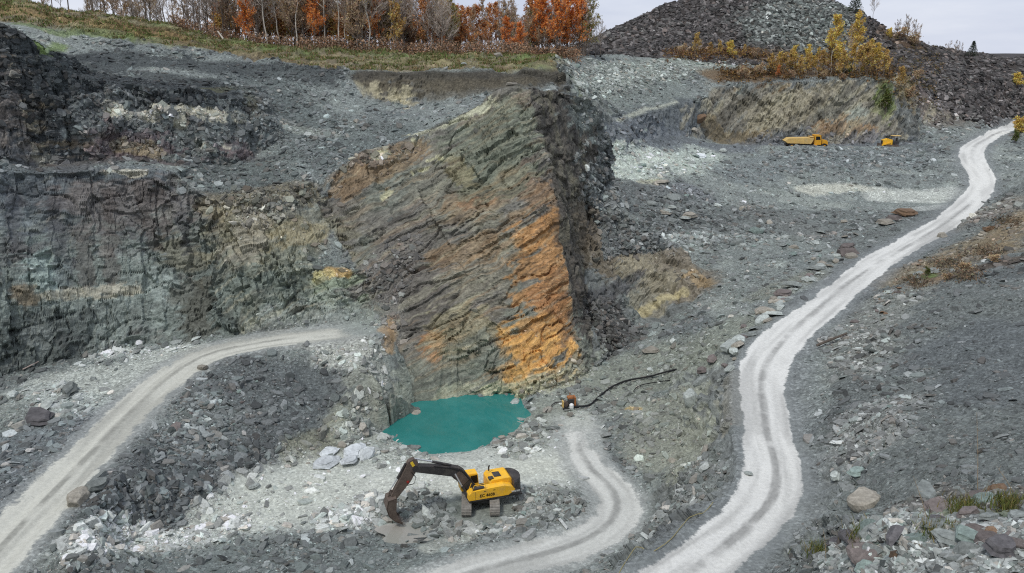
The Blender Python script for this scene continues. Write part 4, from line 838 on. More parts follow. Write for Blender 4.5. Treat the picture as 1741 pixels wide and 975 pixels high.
NAMED = [
 (877,691,24,'block','pale','pale blocky boulder at the right end of the pool',.9), (817,763,12,'block','pale','small pale boulder on the near edge of the pool',.8), (891,727,9,'block','pale','tiny whitish stone on the right shore of the pool',.8),
 (122,668,46,'slab','grey','large thick grey slab on the pale dust left of the bench track',1.6), (66,714,78,'slab','dark','broad dark flat boulder at the left edge of the bench',.8), (80,690,34,'slab','pale','pale wedge of slate behind the broad dark boulder',1.0), (22,674,22,'block','pale','small pale boulder by the dark water at the wall foot',.7),
 (132,852,44,'block','tan','tan yellowish boulder beside the bench track',.8), (163,832,50,'slab','grey','grey slab behind the tan boulder by the bench track',1.6), (170,815,26,'block','grey','small grey block on top of the slab by the bench track',.7),
 (344,627,18,'block','tan','tan brown stone at the bend of the bench track',.8), (352,717,20,'slab','pale','narrow whitish slab on the rubble bank below the bench',1.0), (430,830,24,'slab','pale','pale flat stone at the foot of the rubble bank',1.0), (300,728,22,'block','plum','reddish block on the rubble bank below the bench track',.7),
 (1471,852,52,'block','tan','big tan angular boulder on the near right slope',.8), (1455,806,34,'slab','green','greenish slab above the big tan boulder',1.4), (1424,814,32,'slab','pale','pale pointed slab at the edge of the haul road dust',1.5), (1450,826,26,'slab','green','green grey slab lying against the pale pointed slab',1.2),
 (1575,846,80,'slab','grey','long grey slab leaning on the near right bank',1.0), (1660,850,52,'slab','plum','purple brown slab among the grass tufts on the near bank',1.2), (1702,938,62,'slab','dark','thick dark slab near the bottom right corner',1.8), (1632,962,54,'slab','grey','wide grey slab at the bottom edge right of centre',1.4),
 (1463,927,30,'slab','green','small blue green slab below the grass tuft',1.0), (1530,950,40,'slab','rust','rusty brown layered slab near the bottom of the near bank',1.6), (1690,905,40,'slab','rust','rust stained slab on the near right bank',1.2), (1550,972,46,'flag','pale','pale thin slab touching the bottom edge of the photo',1.0), (1600,870,60,'slab','plum','purple grey slab at the crest of the near right bank',1.0), (1730,880,46,'slab','grey','grey slab cut by the right edge of the photo',1.3), (1700,835,44,'slab','rust','brown slab on the near right bank by the photo edge',1.0), (1420,925,36,'slab','dark','dark slab at the lower left of the near right bank',1.2),
 (1600,403,18,'block','tan','brown boulder on the right edge of the haul road',.9), (1540,366,46,'slab','rust','large brown slab capping the outcrop left of the haul road',1.2), (1505,382,34,'slab','tan','tan slab of the outcrop left of the haul road',1.2), (1520,376,34,'slab','plum','purple brown slab in the middle of the roadside outcrop',1.3),
 (1176,682,26,'block','pale','tall pale boulder beside the hoses below the haul road',1.7), (1186,705,12,'block','green','small blue green stone under the tall pale boulder',.8), (1191,650,24,'block','grey','round grey boulder above the tall pale boulder',.8), (1240,594,36,'block','pale','largest pale boulder beside the haul road bend',.7), (1258,582,34,'block','pale','pale boulder just above the largest one by the road bend',.7),
 (1213,614,26,'slab','plum','purplish flat slab below the largest pale roadside boulder',1.6), (1197,633,22,'slab','plum','dull purple slab beside the round grey boulder',1.6), (1278,570,22,'slab','grey','low grey slab right of the pale roadside boulders',1.5),
 (1190,208,20,'block','rust','ochre yellow boulder standing at the foot of the dark scarp',1.3), (1180,222,16,'block','tan','tan boulder just left of the ochre one under the scarp',.8), (1230,258,14,'slab','pale','white slab at the right end of the shattered pale patch',1.4),
 (1170,368,34,'slab','tan','large tan slab in the rubble below the shattered pale patch',1.0), (1125,312,30,'slab','tan','yellowish flat slab in the shattered pale patch',.9), (1262,356,14,'block','tan','pale tan block in the middle of the rubble field',.9), (1106,598,34,'slab','tan','tan slab lying above the black hose',1.0),
 (846,96,16,'block','tan','round tan boulder on the grassy rim under the orange trees',.8), (790,108,9,'block','pale','small white boulder on the rim above the soil face',.8), (1105,630,12,'block','pale','little white boulder left of the black hose',.8), (870,146,26,'slab','tan','tan slabs capping the very top of the great rock slab',1.2), (606,208,14,'block','tan','lone boulder in the scree bowl behind the rock slab',.8),
 (1430,612,14,'block','pale','white stone on the right slope above the road bend',.8), (1210,555,16,'slab','grey','grey slab on the slope under the roadside boulder row',1.2), (333,577,20,'flag','pale','bright flat stone where the bench track meets the rock wall',1.2), (1195,838,18,'slab','grey','grey slab on the bank between the two white roads',1.2), (1270,806,18,'slab','pale','bright slab pushed up at the inner edge of the haul road',1.0),
]
for q in NAMED: stone(q[0], q[1], q[2], q[3], q[4], q[5], hs=q[6], cat='boulder' if q[3] == 'block' else 'slab')
# the heap of six fresh white slabs left of the excavator
for k, (px, py, w_, ya, ti, lab) in enumerate(((558,772,40,.2,.0,'white slab at the back left of the heap near the excavator'), (602,770,52,.1,.05,'long white slab at the back of the heap near the excavator'), (598,779,36,-.3,.1,'grey white slab in the middle of the heap'), (626,779,34,1.2,.1,'upright leaning pale slab at the right end of the heap'), (553,790,50,.1,.0,'broad white slab at the front left of the heap near the excavator'), (594,789,38,-.2,.05,'wedge shaped white slab at the front of the heap'))):
    o = stone(px, py, w_, 'flag', 'white', lab, cat='slab', group='fresh white slabs left of the excavator', tilt=.10, yaw=ya, sink=-.6, hs=1.5)
    if k == 3: o.rotation_euler = (math.radians(58), .1, .5); o.location.z += .35
    if k in (2, 5): o.location.z += .25
# stones alike within their place
WORDS = ['first', 'second', 'third', 'fourth', 'fifth', 'sixth', 'seventh', 'eighth', 'ninth', 'tenth', 'eleventh', 'twelfth', 'thirteenth', 'fourteenth', 'fifteenth', 'sixteenth', 'seventeenth', 'eighteenth', 'nineteenth', 'twentieth']
def ordinal(n): return WORDS[n] if n < 20 else 'twenty-' + WORDS[n - 20] if n < 29 else '%dth' % (n + 1)
COLOUR = {'grey': 'grey', 'green': 'greenish', 'pale': 'pale', 'tan': 'tan', 'plum': 'purplish', 'dark': 'dark', 'rust': 'rusty', 'white': 'white'}
def field(n, pts, spread, w0, w1, kinds, where, group, hs=(.8, 1.5), name=None):
    line = np.array(pts, float); seg = np.linalg.norm(np.diff(line, axis=0), axis=1); cum = np.concatenate([[0], np.cumsum(seg)]); made = []
    for _ in range(n):
        s = random.uniform(0, cum[-1]); i = min(np.searchsorted(cum, s, side='right') - 1, len(seg) - 1); p = line[i] + (line[i + 1] - line[i]) * (s - cum[i]) / seg[i]
        px, py = p[0] + random.gauss(0, spread), p[1] + random.gauss(0, spread * .7)
        if ground(px, py) is None or road_any[ground(px, py)] < .9: continue
        k = random.choice(('slab', 'slab', 'slab', 'block')); m = random.choice(kinds)
        made.append((px, py, w0 + (w1 - w0) * random.random() ** 2, k, m))
    made.sort(); count = {}
    for px, py, w_, k, m in made:
        i = count[(k, m)] = count.get((k, m), -1) + 1
        stone(px, py, w_, k, m, '%s %s %s, %s from left' % (COLOUR[m], 'flat slab' if k == 'slab' else 'blocky stone', where, ordinal(i)), cat='stone', name='loose_stone', group=group, hs=random.uniform(*hs) * (1 if k == 'slab' else .6), tilt=.22)
field(66, [(1228,640),(1258,590),(1300,546),(1345,506),(1395,458),(1445,422)], 9, 14, 40, ('grey','plum','tan','grey','pale','tan'), 'in the row edging the haul road', 'blocks edging the haul road')
field(46, [(1060,340),(1150,360),(1230,390),(1300,420),(1400,420),(1440,400)], 24, 8, 24, ('grey','green','pale','tan','grey'), 'in the rubble field below the truck', 'slabs in the rubble field')
field(26, [(1440,560),(1500,515),(1560,475),(1620,440),(1690,380)], 14, 8, 24, ('grey','plum','grey','rust'), 'on the hillside above the haul road', 'slabs on the upper hillside')
field(84, [(1430,950),(1500,915),(1600,930),(1720,920),(1660,865),(1560,870)], 26, 14, 64, ('grey','green','plum','grey','dark','grey'), 'on the near bank with weeds', 'slabs on the near bank')
field(18, [(1450,700),(1520,640),(1470,780),(1580,740)], 22, 7, 18, ('grey','green','grey'), 'on the bare slope beside the road', 'slabs on the bare slope')
field(18, [(300,660),(330,720),(360,690),(420,660),(300,760)], 22, 7, 18, ('grey','green','dark','plum'), 'on the rubble bank under the bench', 'blocks on the rubble bank')
field(18, [(690,860),(740,880),(790,895),(860,885),(930,845)], 14, 7, 20, ('grey','green','pale'), 'around the hole by the excavator', 'blocks around the dug hole')
field(14, [(150,920),(260,922),(380,905),(600,880),(630,860)], 10, 7, 18, ('pale','pale','grey'), 'on the near side of the pit floor', 'pale slabs on the pit floor')
field(9, [(640,760),(690,770),(600,770),(900,740),(800,780)], 8, 6, 14, ('grey','pale','tan'), 'on the bank round the pool', 'stones on the pool bank')
field(8, [(180,604),(230,600),(300,590),(100,660)], 6, 8, 18, ('pale','grey'), 'at the foot of the rock wall', 'stones at the wall foot')
field(8, [(960,112),(1040,110),(1120,125),(1220,105)], 10, 7, 15, ('green','grey','pale'), 'on the scree below the dark heap', 'slabs on the green scree')
field(14, [(760,684),(800,680),(860,676),(910,668),(700,700)], 5, 10, 24, ('pale','grey','tan'), 'at the water line under the rock slab', 'blocks at the slab foot')
field(14, [(1060,300),(1100,285),(1150,275),(1210,265)], 9, 8, 20, ('pale','white','green'), 'in the shattered pale patch', 'slabs in the pale patch')

# ------------------------------------------------------------------ trees
M_BARK = mat('grey_brown_bark', (116, 107, 98), .9, .3, 3); M_BIRCH = mat('pale_birch_bark', (182, 176, 164), .85, .3, 2.5, dirt=(110, 100, 90)); M_TWIG = mat('bare_twigs', (184, 172, 160), .9, .25, 1, rand=.2); M_TWIG_WARM = mat('rusty_twigs', (186, 164, 142), .9, .25, 1, rand=.2)
def leaf_mat(name, rgb): 
    m, nt, b = new_mat(name); b.inputs['Roughness'].default_value = .7; geo = N(nt, 'ShaderNodeNewGeometry'); oi = N(nt, 'ShaderNodeObjectInfo')
    c = N(nt, 'ShaderNodeRGB'); c.outputs[0].default_value = (*S(*rgb), 1)
    x = mul(nt, c.outputs[0], ramp(nt, geo.outputs['Random Per Island'], [(0, (.66, .52, .5)), (.35, (.95, .85, .8)), (.6, (1, 1.05, 1)), (1, (1.15, 1.45, 1.2))])); x = mul(nt, x, ramp(nt, oi.outputs['Random'], [(0, (.85, .80, .8)), (1, (1.15, 1.2, 1.15))]))
    L(nt, x, b.inputs['Base Color'])
    tr = N(nt, 'ShaderNodeBsdfTranslucent'); L(nt, x, tr.inputs['Color']); ms = N(nt, 'ShaderNodeMixShader', inp={0: .3}); out = nt.nodes['Material Output']
    L(nt, b.outputs[0], ms.inputs[1]); L(nt, tr.outputs[0], ms.inputs[2]); L(nt, ms.outputs[0], out.inputs['Surface']); return m
LEAF = {'orange': leaf_mat('orange_leaves', (234, 152, 84)), 'rust': leaf_mat('rust_leaves', (206, 146, 98)), 'yellow': leaf_mat('yellow_leaves', (222, 194, 108)), 'gold': leaf_mat('gold_leaves', (196, 164, 104)), 'olive': leaf_mat('olive_leaves', (150, 138, 84)), 'pine': leaf_mat('pine_needles', (52, 72, 50)), 'brown': leaf_mat('brown_leaves', (184, 158, 130)), 'green': leaf_mat('green_leaves', (96, 106, 54))}
class Tubes:
    def __init__(self): self.v = []; self.f = []
    def seg(self, a, b, ra, rb, n=4):
        d = b - a; q = d.to_track_quat('Z', 'Y'); i0 = len(self.v)
        for p, r in ((a, ra), (b, rb)):
            for k in range(n): self.v.append(p + q @ Vector((r * math.cos(6.2832 * k / n), r * math.sin(6.2832 * k / n), 0)))
        for k in range(n):
            k2 = (k + 1) % n; self.f += [(i0 + k, i0 + k2, i0 + n + k2), (i0 + k, i0 + n + k2, i0 + n + k)]
    def leaf(self, p, s, r):
        a = Vector((r.gauss(0, 1), r.gauss(0, 1), r.gauss(0, 1))).normalized() * s; b = a.orthogonal().normalized() * s * r.uniform(.5, .8); b.rotate(Matrix.Rotation(r.uniform(0, 6.28), 3, a)); i = len(self.v)
        self.v += [p - a, p + b, p + a * 1.1, p - b]; self.f += [(i, i + 1, i + 2), (i, i + 2, i + 3)]
    def mesh(self, name, m):
        me = raw_mesh(name, np.array([tuple(v) for v in self.v]), np.array(self.f)); me.materials.append(m); return me
def tree_parts(seed, h=14.0, first=.35, limbs=16, spread=.26, leaves=0, leaf=None, bark=M_BARK, twig=M_TWIG, lsize=.2, up=.75, stems=1, trunk_r=.115):
    r = random.Random(seed); tk = Tubes(); cr = Tubes(); tips = []
    for st in range(stems):
        lean = Vector((r.gauss(0, .03), r.gauss(0, .03), 0)) * (3 if stems > 1 else 1); p = Vector((r.gauss(0, .25), r.gauss(0, .25), 0)) * (stems > 1); hh = h * (1 if st == 0 else r.uniform(.7, .95)); axis = [p + Vector((0, 0, -.8))]; segs = 9; cur = p.copy()
        for k in range(segs):
            cur = cur + Vector((lean.x * hh / segs + r.gauss(0, .012) * hh, lean.y * hh / segs + r.gauss(0, .012) * hh, hh / segs)); axis.append(cur)
        rad = [trunk_r * (1 - .93 * k / segs) + .012 for k in range(segs + 1)]
        for k in range(segs): tk.seg(axis[k], axis[k + 1], rad[k], rad[k + 1], 6)
        for i in range(limbs // stems):
            t = first + (1 - first) * ((i + r.random()) / (limbs // stems)); f = t * segs; k = min(int(f), segs - 1); b = axis[k].lerp(axis[k + 1], f - k)
            ln = h * spread * (1.15 - .75 * (t - first) / (1 - first)) * r.uniform(.6, 1.15); az = r.uniform(0, 6.283); d = Vector((math.cos(az), math.sin(az), up * r.uniform(.6, 1.5) + .5 * (t - first))).normalized()
            pts = [b]; n = 4
            for q in range(n): d = (d + Vector((r.gauss(0, .16), r.gauss(0, .16), .10))).normalized(); pts.append(pts[-1] + d * ln / n)
            r0 = rad[k] * .45 + .012
            for q in range(n): tk.seg(pts[q], pts[q + 1], r0 * (1 - .8 * q / n), r0 * (1 - .8 * (q + 1) / n), 3)
            for q in range(7):
                u = r.uniform(.25, 1) * n; j = min(int(u), n - 1); a = pts[j].lerp(pts[j + 1], u - j); dd = (d + Vector((r.gauss(0, .55), r.gauss(0, .55), r.gauss(.25, .3)))).normalized(); l2 = ln * r.uniform(.25, .5); e = a + dd * l2
                cr.seg(a, e, .034, .022, 3)
                for _ in range(4):
                    w = a.lerp(e, r.uniform(.3, 1)); g = w + (dd + Vector((r.gauss(0, .6), r.gauss(0, .6), r.gauss(.2, .4)))).normalized() * l2 * r.uniform(.3, .7); cr.seg(w, g, .024, .014, 3); tips.append((w, g))
    lf = None
    if leaves:
        lf = Tubes()
        for _ in range(leaves):
            a, b = r.choice(tips); p = a.lerp(b, r.uniform(.1, 1.2)) + Vector((r.gauss(0, .16), r.gauss(0, .16), r.gauss(0, .16))); lf.leaf(p, lsize * r.uniform(.6, 1.2), r)
    return tk.mesh('trunk', bark), cr.mesh('crown', twig), (lf.mesh('foliage', LEAF[leaf]) if lf else None), h
def pine_parts(seed, h=8.0):
    r = random.Random(seed); tk = Tubes(); cr = Tubes(); tk.seg(Vector((0, 0, -.5)), Vector((0, 0, h)), .16, .02, 6)
    for w in range(22):
        z = h * (.12 + .86 * w / 22); ln = (h - z) * .36 + .15
        for k in range(7):
            az = k * .9 + w * .6 + r.uniform(-.2, .2); e = Vector((math.cos(az) * ln, math.sin(az) * ln, z - .12 * ln + r.gauss(0, .08))); b = Vector((0, 0, z)); tk.seg(b, e, .03, .01, 3)
            for _ in range(16): cr.leaf(b.lerp(e, r.uniform(.2, 1.05)) + Vector((r.gauss(0, .1), r.gauss(0, .1), r.gauss(0, .06))), .16 * r.uniform(.6, 1.2), r)
    return tk.mesh('trunk', M_BARK), cr.mesh('crown', LEAF['pine']), None, h
PROTO = {}
for k in range(5): PROTO['bare%d' % k] = tree_parts(10 + k, 15, .28, 30, .24)
for k in range(3): PROTO['warm%d' % k] = tree_parts(20 + k, 13, .15, 32, .25, 900, 'brown', twig=M_TWIG_WARM, lsize=.17)
for k in range(4): PROTO['birch%d' % k] = tree_parts(30 + k, 16, .42, 20, .19, 380, 'gold', bark=M_BIRCH, lsize=.17, trunk_r=.13)
for k in range(3): PROTO['orange%d' % k] = tree_parts(40 + k, 12, .14, 34, .28, 4200, 'orange', lsize=.19, up=1.0)
for k in range(2): PROTO['rust%d' % k] = tree_parts(50 + k, 12, .16, 30, .28, 2800, 'rust', twig=M_TWIG_WARM, lsize=.19)
for k in range(2): PROTO['olive%d' % k] = tree_parts(54 + k, 12, .16, 28, .27, 2200, 'olive', lsize=.18)
for k in range(3): PROTO['yellow%d' % k] = tree_parts(60 + k, 11, .36, 26, .21, 2100, 'yellow', bark=M_BIRCH, lsize=.19, trunk_r=.10)
for k in range(3): PROTO['gold%d' % k] = tree_parts(66 + k, 6, .14, 22, .30, 1500, 'gold', lsize=.17, trunk_r=.06)
for k in range(2): PROTO['bush_brown%d' % k] = tree_parts(72 + k, 3, .08, 20, .42, 500, 'brown', twig=M_TWIG_WARM, lsize=.14, stems=4, trunk_r=.03)
for k in range(2): PROTO['bush_yellow%d' % k] = tree_parts(76 + k, 3, .08, 20, .40, 1200, 'yellow', lsize=.16, stems=4, trunk_r=.03)
for k in range(2): PROTO['bush_bare%d' % k] = tree_parts(80 + k, 4, .1, 24, .36, stems=5, trunk_r=.035)
PROTO['bush_green0'] = tree_parts(84, 3, .08, 20, .40, 1400, 'green', lsize=.15, stems=4, trunk_r=.03)
PROTO['pine0'] = pine_parts(90)
def tree(kind, px, h, name, label, cat, Y=None, py=None, group=None, w=1.0, yaw=None):
    if Y is not None:
        x = (px - W0 / 2) / F * (Y * CP + 3 * SP); loc = (x, Y, ground_z(x, Y) - .1)
    else: loc = tuple(spot(px, py)[0] - Vector((0, 0, .1)))
    tk, cr, lf, h0 = PROTO[kind]; s = h / h0; o = empty(name, loc, random.uniform(0, 6.28) if yaw is None else yaw); o.scale = (s * w, s * w, s); tag(o, label, cat, group)
    for nm, me in (('trunk', tk), ('crown', cr), ('foliage', lf)):
        if me is None: continue
        c = bpy.data.objects.new(nm, me); C.objects.link(c); c.parent = o
    return o
for i, (px, Y, h) in enumerate(((421,186,19),(457,184,20),(476,187,18),(507,185,20),(553,187,22),(577,185,21),(590,188,19),(613,187,22),(628,184,20),(662,188,20),(735,190,13),(748,189,14))):
    tree('birch%d' % (i % 4), px, h, 'birch_tree', 'slender pale barked birch on the wooded rim, %s of the birches from the left' % ordinal(i), 'tree', Y=Y, group='birches on the rim', yaw=i * 1.3)
for i, (px, Y, h, k, w) in enumerate(sorted(((790,196,11,'rust0',1.1),(812,204,12,'rust1',1.1),(838,200,12,'rust0',1.0),(866,190,7.5,'orange1',1.25),(884,190,6.5,'orange2',1.2),(905,205,14.5,'rust1',1.0),(922,200,14,'orange0',1.0),(944,196,16,'orange1',1.0),(966,202,15,'orange2',1.0),(984,200,13,'orange0',1.0),(540,200,13,'orange2',1.1),(590,204,12,'rust0',1.2),(520,203,12,'rust1',1.2),(445,200,17,'orange0',.9),(700,205,10,'rust1',1.2),(770,205,12,'rust0',1.0)))):
    lab = {'o': 'bright orange maple in autumn leaf on the rim', 'r': 'thin rust coloured tree on the wooded rim'}[k[0]]
    tree(k, px, h, 'maple_tree', lab + ', %s coloured tree from the left' % ordinal(i), 'tree', Y=Y, group='coloured trees on the rim', w=w)
for i, px in enumerate(range(372, 770, 18)):
    k = ('rust0', 'gold1', 'rust1', 'orange2', 'olive1', 'gold0')[i % 6]; tree(k, px + random.uniform(-6, 6), random.uniform(7, 13), 'autumn_tree', '%s leaved tree among the bare trees, %s of these from the left' % ({'r': 'rusty', 'g': 'dull gold', 'o': 'orange'}[k[0]] if k != 'olive1' else 'olive', ordinal(i)), 'tree', Y=random.uniform(184, 206), group='autumn trees inside the wood', w=.9)
for i, (px, Y, h, k) in enumerate(((1000,200,13,'olive0'),(960,208,13,'olive1'),(905,212,13,'olive0'),(650,200,15,'olive1'),(480,205,17,'olive0'))):
    tree(k, px, h, 'thin_tree', ('olive brown thin leaved tree at the end of the wood beside the heap', 'olive tree behind the bright orange maples', 'olive tree showing between two orange maples', 'olive leaved tall tree in the middle of the wood', 'olive leaved tree behind the birches')[i], 'tree', Y=Y, group='olive trees in the wood')
bare = []
for px in (62, 84, 108, 130, 168, 174, 196, 218, 236, 254, 270, 290, 306, 322, 338, 352): bare.append((px + random.uniform(-5, 5), random.uniform(178, 200), random.uniform(15, 21), random.choice(('bare0', 'bare1', 'bare2', 'bare3', 'bare4'))))
for _ in range(46):
    bare.append((random.uniform(30, 365), random.uniform(176, 215), random.uniform(6, 12), random.choice(('bare0', 'bare1', 'bare2', 'bare3', 'warm0', 'warm1', 'warm2'))))
for _ in range(128):
    px = random.uniform(355, 760); bare.append((px, random.uniform(186, 222), random.uniform(15, 21) * (1 - .3 * max(0, (px - 620) / 140)), random.choice(('bare0', 'bare1', 'bare2', 'bare3', 'bare4', 'warm0', 'warm1', 'warm2'))))
for _ in range(60):
    px = random.uniform(755, 1000); bare.append((px, random.uniform(198, 228), random.uniform(9.5, 14), random.choice(('bare0', 'bare2', 'bare4', 'warm0', 'warm1', 'warm2'))))
bare += [(1012, 205, 10, 'bare3'), (1022, 210, 8.5, 'bare1'), (930, 203, 16, 'bare4'), (955, 204, 15.5, 'bare2'), (690, 190, 18, 'bare0'), (722, 192, 16, 'bare3'), (640, 190, 20, 'bare4')]
bare.sort(key=lambda q: q[0])
MARKS = [(px, ordinal(i) + ' birch') for i, px in enumerate((421, 457, 476, 507, 553, 577, 590, 613, 628, 662, 735, 748))] + [(px, ordinal(i) + ' coloured tree') for i, px in enumerate((445, 520, 540, 590, 700, 770, 790, 812, 838, 866, 884, 905, 922, 944, 966, 984)) if px > 690]
beside = {}
def near_mark(px, warm):
    if px < 356: return ', %s brownish one in the open wood' % ordinal(sum(q[0] < px and q[3][0] == 'w' for q in bare)) if warm else ''
    m = min(MARKS, key=lambda q: abs(q[0] - px)); side = 'left' if px < m[0] else 'right'; key = (m[1], side, warm); beside[key] = beside.get(key, -1) + 1
    return ', %s one on the %s of the %s' % (ordinal(beside[key]), side, m[1])
for px, Y, h, k in bare:
    warm = k.startswith('warm')
    tree(k, px, h, 'bare_tree', ('brownish half bare tree' if warm else ('leafless grey tree in the open wood on the rim, %s from the left' % ordinal(sum(q[0] < px for q in bare)) if px < 356 else 'leafless grey tree')) + near_mark(px, warm), 'tree', Y=Y, group='bare trees on the rim')
for k, px, py, h, nm, lab, cat, w in (
 ('yellow0',1412,128,14.5,'aspen_tree','tall yellow aspen, the left one of two, on the ochre cliff top',  'tree',1.0), ('yellow1',1456,124,14.5,'aspen_tree','tall yellow aspen, the right one of two, on the ochre cliff top','tree',1.0), ('birch1',1437,126,12,'birch_tree','nearly bare pale trunk between the two tall yellow aspens','tree',.8),
 ('yellow2',1346,128,7,'aspen_tree','low yellow aspen at the left of the cliff top trees','tree',1.0), ('yellow0',1372,128,7.5,'aspen_tree','slim yellow aspen left of the tall ones','tree',.9), ('yellow1',1390,128,6.5,'aspen_tree','small golden aspen right beside the tall left aspen','tree',.9), ('yellow2',1480,120,8,'aspen_tree','mid sized golden aspen right of the two tall ones','tree',1.2), ('gold0',1492,122,5.5,'small_tree','bushy golden tree at the right of the cliff top grove','tree',1.2), ('gold1',1468,128,5,'small_tree','golden bush tree in front of the tall right aspen','tree',1.2), ('bush_yellow0',1501,126,2.6,'yellow_shrub','bright yellow shrub at the right end of the cliff top','shrub',1.0), ('bush_green0',1440,130,3.4,'green_shrub','yellow green shrub under the tall aspens','shrub',1.1), ('gold2',1428,128,4.5,'small_tree','small golden tree below the tall left aspen','tree',1.1),
 ('gold0',1318,131,4.5,'small_tree','thin ochre sapling near the left end of the cliff top','tree',.9), ('gold2',1360,132,4.5,'small_tree','ochre sapling in front of the low yellow aspens','tree',.9), ('orange1',1322,134,3.2,'red_sapling','small orange red sapling at the cliff edge','tree',1.0), ('bush_brown0',1262,134,3.0,'brown_shrub','dark red brown shrub at the left end of the cliff top','shrub',1.2), ('bush_brown1',1290,130,3.2,'brown_shrub','red brown shrub next to the orange red sapling','shrub',1.2), ('bush_brown0',1345,136,2.4,'brown_shrub','brown shrub at the cliff edge under the yellow aspens','shrub',1.3), ('bush_brown1',1400,136,2.4,'brown_shrub','brown shrub at the cliff edge in the middle','shrub',1.3), ('bush_brown0',1430,138,2.0,'brown_shrub','low brown shrub at the cliff edge below the pale trunk','shrub',1.3),
 ('gold1',1182,95,5.5,'small_tree','yellow topped small tree at the left foot of the dark heap','tree',.9), ('gold2',1208,97,3.6,'small_tree','dull gold sapling at the heap foot','tree',1.1), ('bush_yellow1',1240,98,4.2,'yellow_shrub','yellow shrub at the middle of the heap foot','shrub',.9), ('gold0',1222,98,4.0,'small_tree','ochre sapling left of the yellow shrub at the heap foot','tree',1.0), ('gold1',1266,100,3.6,'small_tree','gold sapling right of the yellow shrub at the heap foot','tree',1.0), ('bush_brown1',1160,96,3.4,'brown_shrub','brown shrub at the far left foot of the dark heap','shrub',1.3), ('bush_brown0',1285,102,3.0,'brown_shrub','brown shrub at the heap foot below the green slate','shrub',1.3),
 ('pine0',1451,22,7.0,'pine_tree','dark green pine on the crest of the heap','tree',1.15), ('bare1',1483,36,10,'bare_tree','tall bare tree on the heap crest right of the pine','tree',.9), ('bush_yellow0',1512,66,3.2,'yellow_shrub','small yellow shrub on the right shoulder of the heap','shrub',.8), ('bush_bare0',1524,62,5,'bare_shrub','bare shrub on the right shoulder of the heap, first of three','shrub',1.0), ('bush_bare1',1541,66,7.5,'bare_shrub','tallest bare shrub on the right shoulder of the heap','shrub',.9), ('bush_bare0',1556,72,6.5,'bare_shrub','bare shrub at the right end of the heap shoulder','shrub',.9), ('bush_brown0',1535,72,4,'brown_shrub','brown thicket shrub below the bare shrubs on the heap shoulder','shrub',1.6), ('bush_brown1',1552,78,3.6,'brown_shrub','brown shrub low on the right shoulder of the heap','shrub',1.6),
 ('bush_bare1',1628,96,5,'bare_shrub','pinkish bare shrub left of the small pine on the skyline','shrub',1.0), ('bush_bare0',1610,92,4,'bare_shrub','small bare shrub on the skyline at the end of the heap','shrub',1.0), ('pine0',1653,98,5.2,'pine_tree','small dark pine on the skyline at the right','tree',1.2), ('bush_yellow1',1726,146,4,'yellow_shrub','yellow shrub on the purple scree above the road end','shrub',1.1), ('bush_yellow0',1733,228,4.2,'yellow_shrub','orange yellow shrub at the right end of the haul road','shrub',1.2), ('bush_green0',1727,246,3,'green_shrub','dark green shrub under the yellow one at the road end','shrub',.9), ('bush_green0',1507,190,5,'green_shrub','green shrub hanging on the right end of the ochre cliff','shrub',.8), ('gold2',1530,150,5,'small_tree','ochre sapling on the slope right of the ochre cliff','tree',1.0), ('bush_brown1',1545,170,3.5,'brown_shrub','brown shrub on the slope right of the ochre cliff','shrub',1.3), ('bush_brown0',1560,140,3.2,'brown_shrub','dry brown shrub above the purple scree','shrub',1.4),
 ('bush_green0',1578,468,1.0,'green_shrub','small green shrub on the right hillside by the haul road','shrub',1.3), ('bush_brown0',1640,462,1.3,'brown_shrub','dark brown low shrub on the right hillside','shrub',2.0), ('bush_brown1',1690,448,1.2,'brown_shrub','brown low shrub on the right hillside near the photo edge','shrub',2.0), ('bush_brown0',1610,476,1.0,'brown_shrub','brown low shrub right of the small green one on the hillside','shrub',2.0)):
    tree(k, px, h, nm, lab, cat, py=py, w=w)
for i, px in enumerate(range(1306, 1512, 13)):
    k = ('gold0', 'yellow2', 'gold1', 'gold2', 'yellow0')[i % 5]; tree(k, px + random.uniform(-4, 4), random.uniform(3.6, 6.2) + (2.5 if 1395 < px < 1490 else 0), 'grove_tree', 'ochre and gold young tree of the cliff top grove, %s from the left' % ordinal(i), 'tree', py=131 + random.uniform(-5, 3), group='young trees on the ochre cliff', w=1.1)
# undergrowth below the wood, grass on the rim and weeds: nobody could count it
def tuft_cloud(name, label, pts, n, h, size, cols, cat, kind='stuff', blade=False):
    vs_, fs, cs = [], [], []; r = np.random.default_rng(len(pts) + n)
    k = r.integers(0, len(pts), n); base = np.array(pts)[k]
    p = base + np.stack([r.normal(0, .5, n), r.normal(0, .5, n), 0 * k], 1)
    if blade:
        a = r.normal(0, size * .25, (n, 3)); a[:, 2] = 0; tip = np.stack([r.normal(0, h * .4, n), r.normal(0, h * .4, n), h * r.uniform(.5, 1.2, n)], 1); Q = np.stack([p - a, p + a, p + tip], 1); T_ = np.arange(3 * n).reshape(n, 3)
    else:
        p = p + np.stack([r.normal(0, .5, n), r.normal(0, .5, n), h * r.random(n) ** 1.5], 1); a = r.normal(0, size, (n, 3)); b = r.normal(0, size, (n, 3)); Q = np.stack([p - a, p + b, p + a], 1); T_ = np.arange(3 * n).reshape(n, 3)
    c = np.array([S(*q) for q in cols])[r.integers(0, len(cols), n)] * r.uniform(.6, 1.4, (n, 1))
    o = np_object(name, Q.reshape(-1, 3), T_, M_LEAFCOL, np.repeat(c, 3, axis=0)); tag(o, label, cat, kind=kind); return o
M_LEAFCOL = attr_mat('dry_leaf_mix', 'col', 'GEOMETRY', .85, .1)
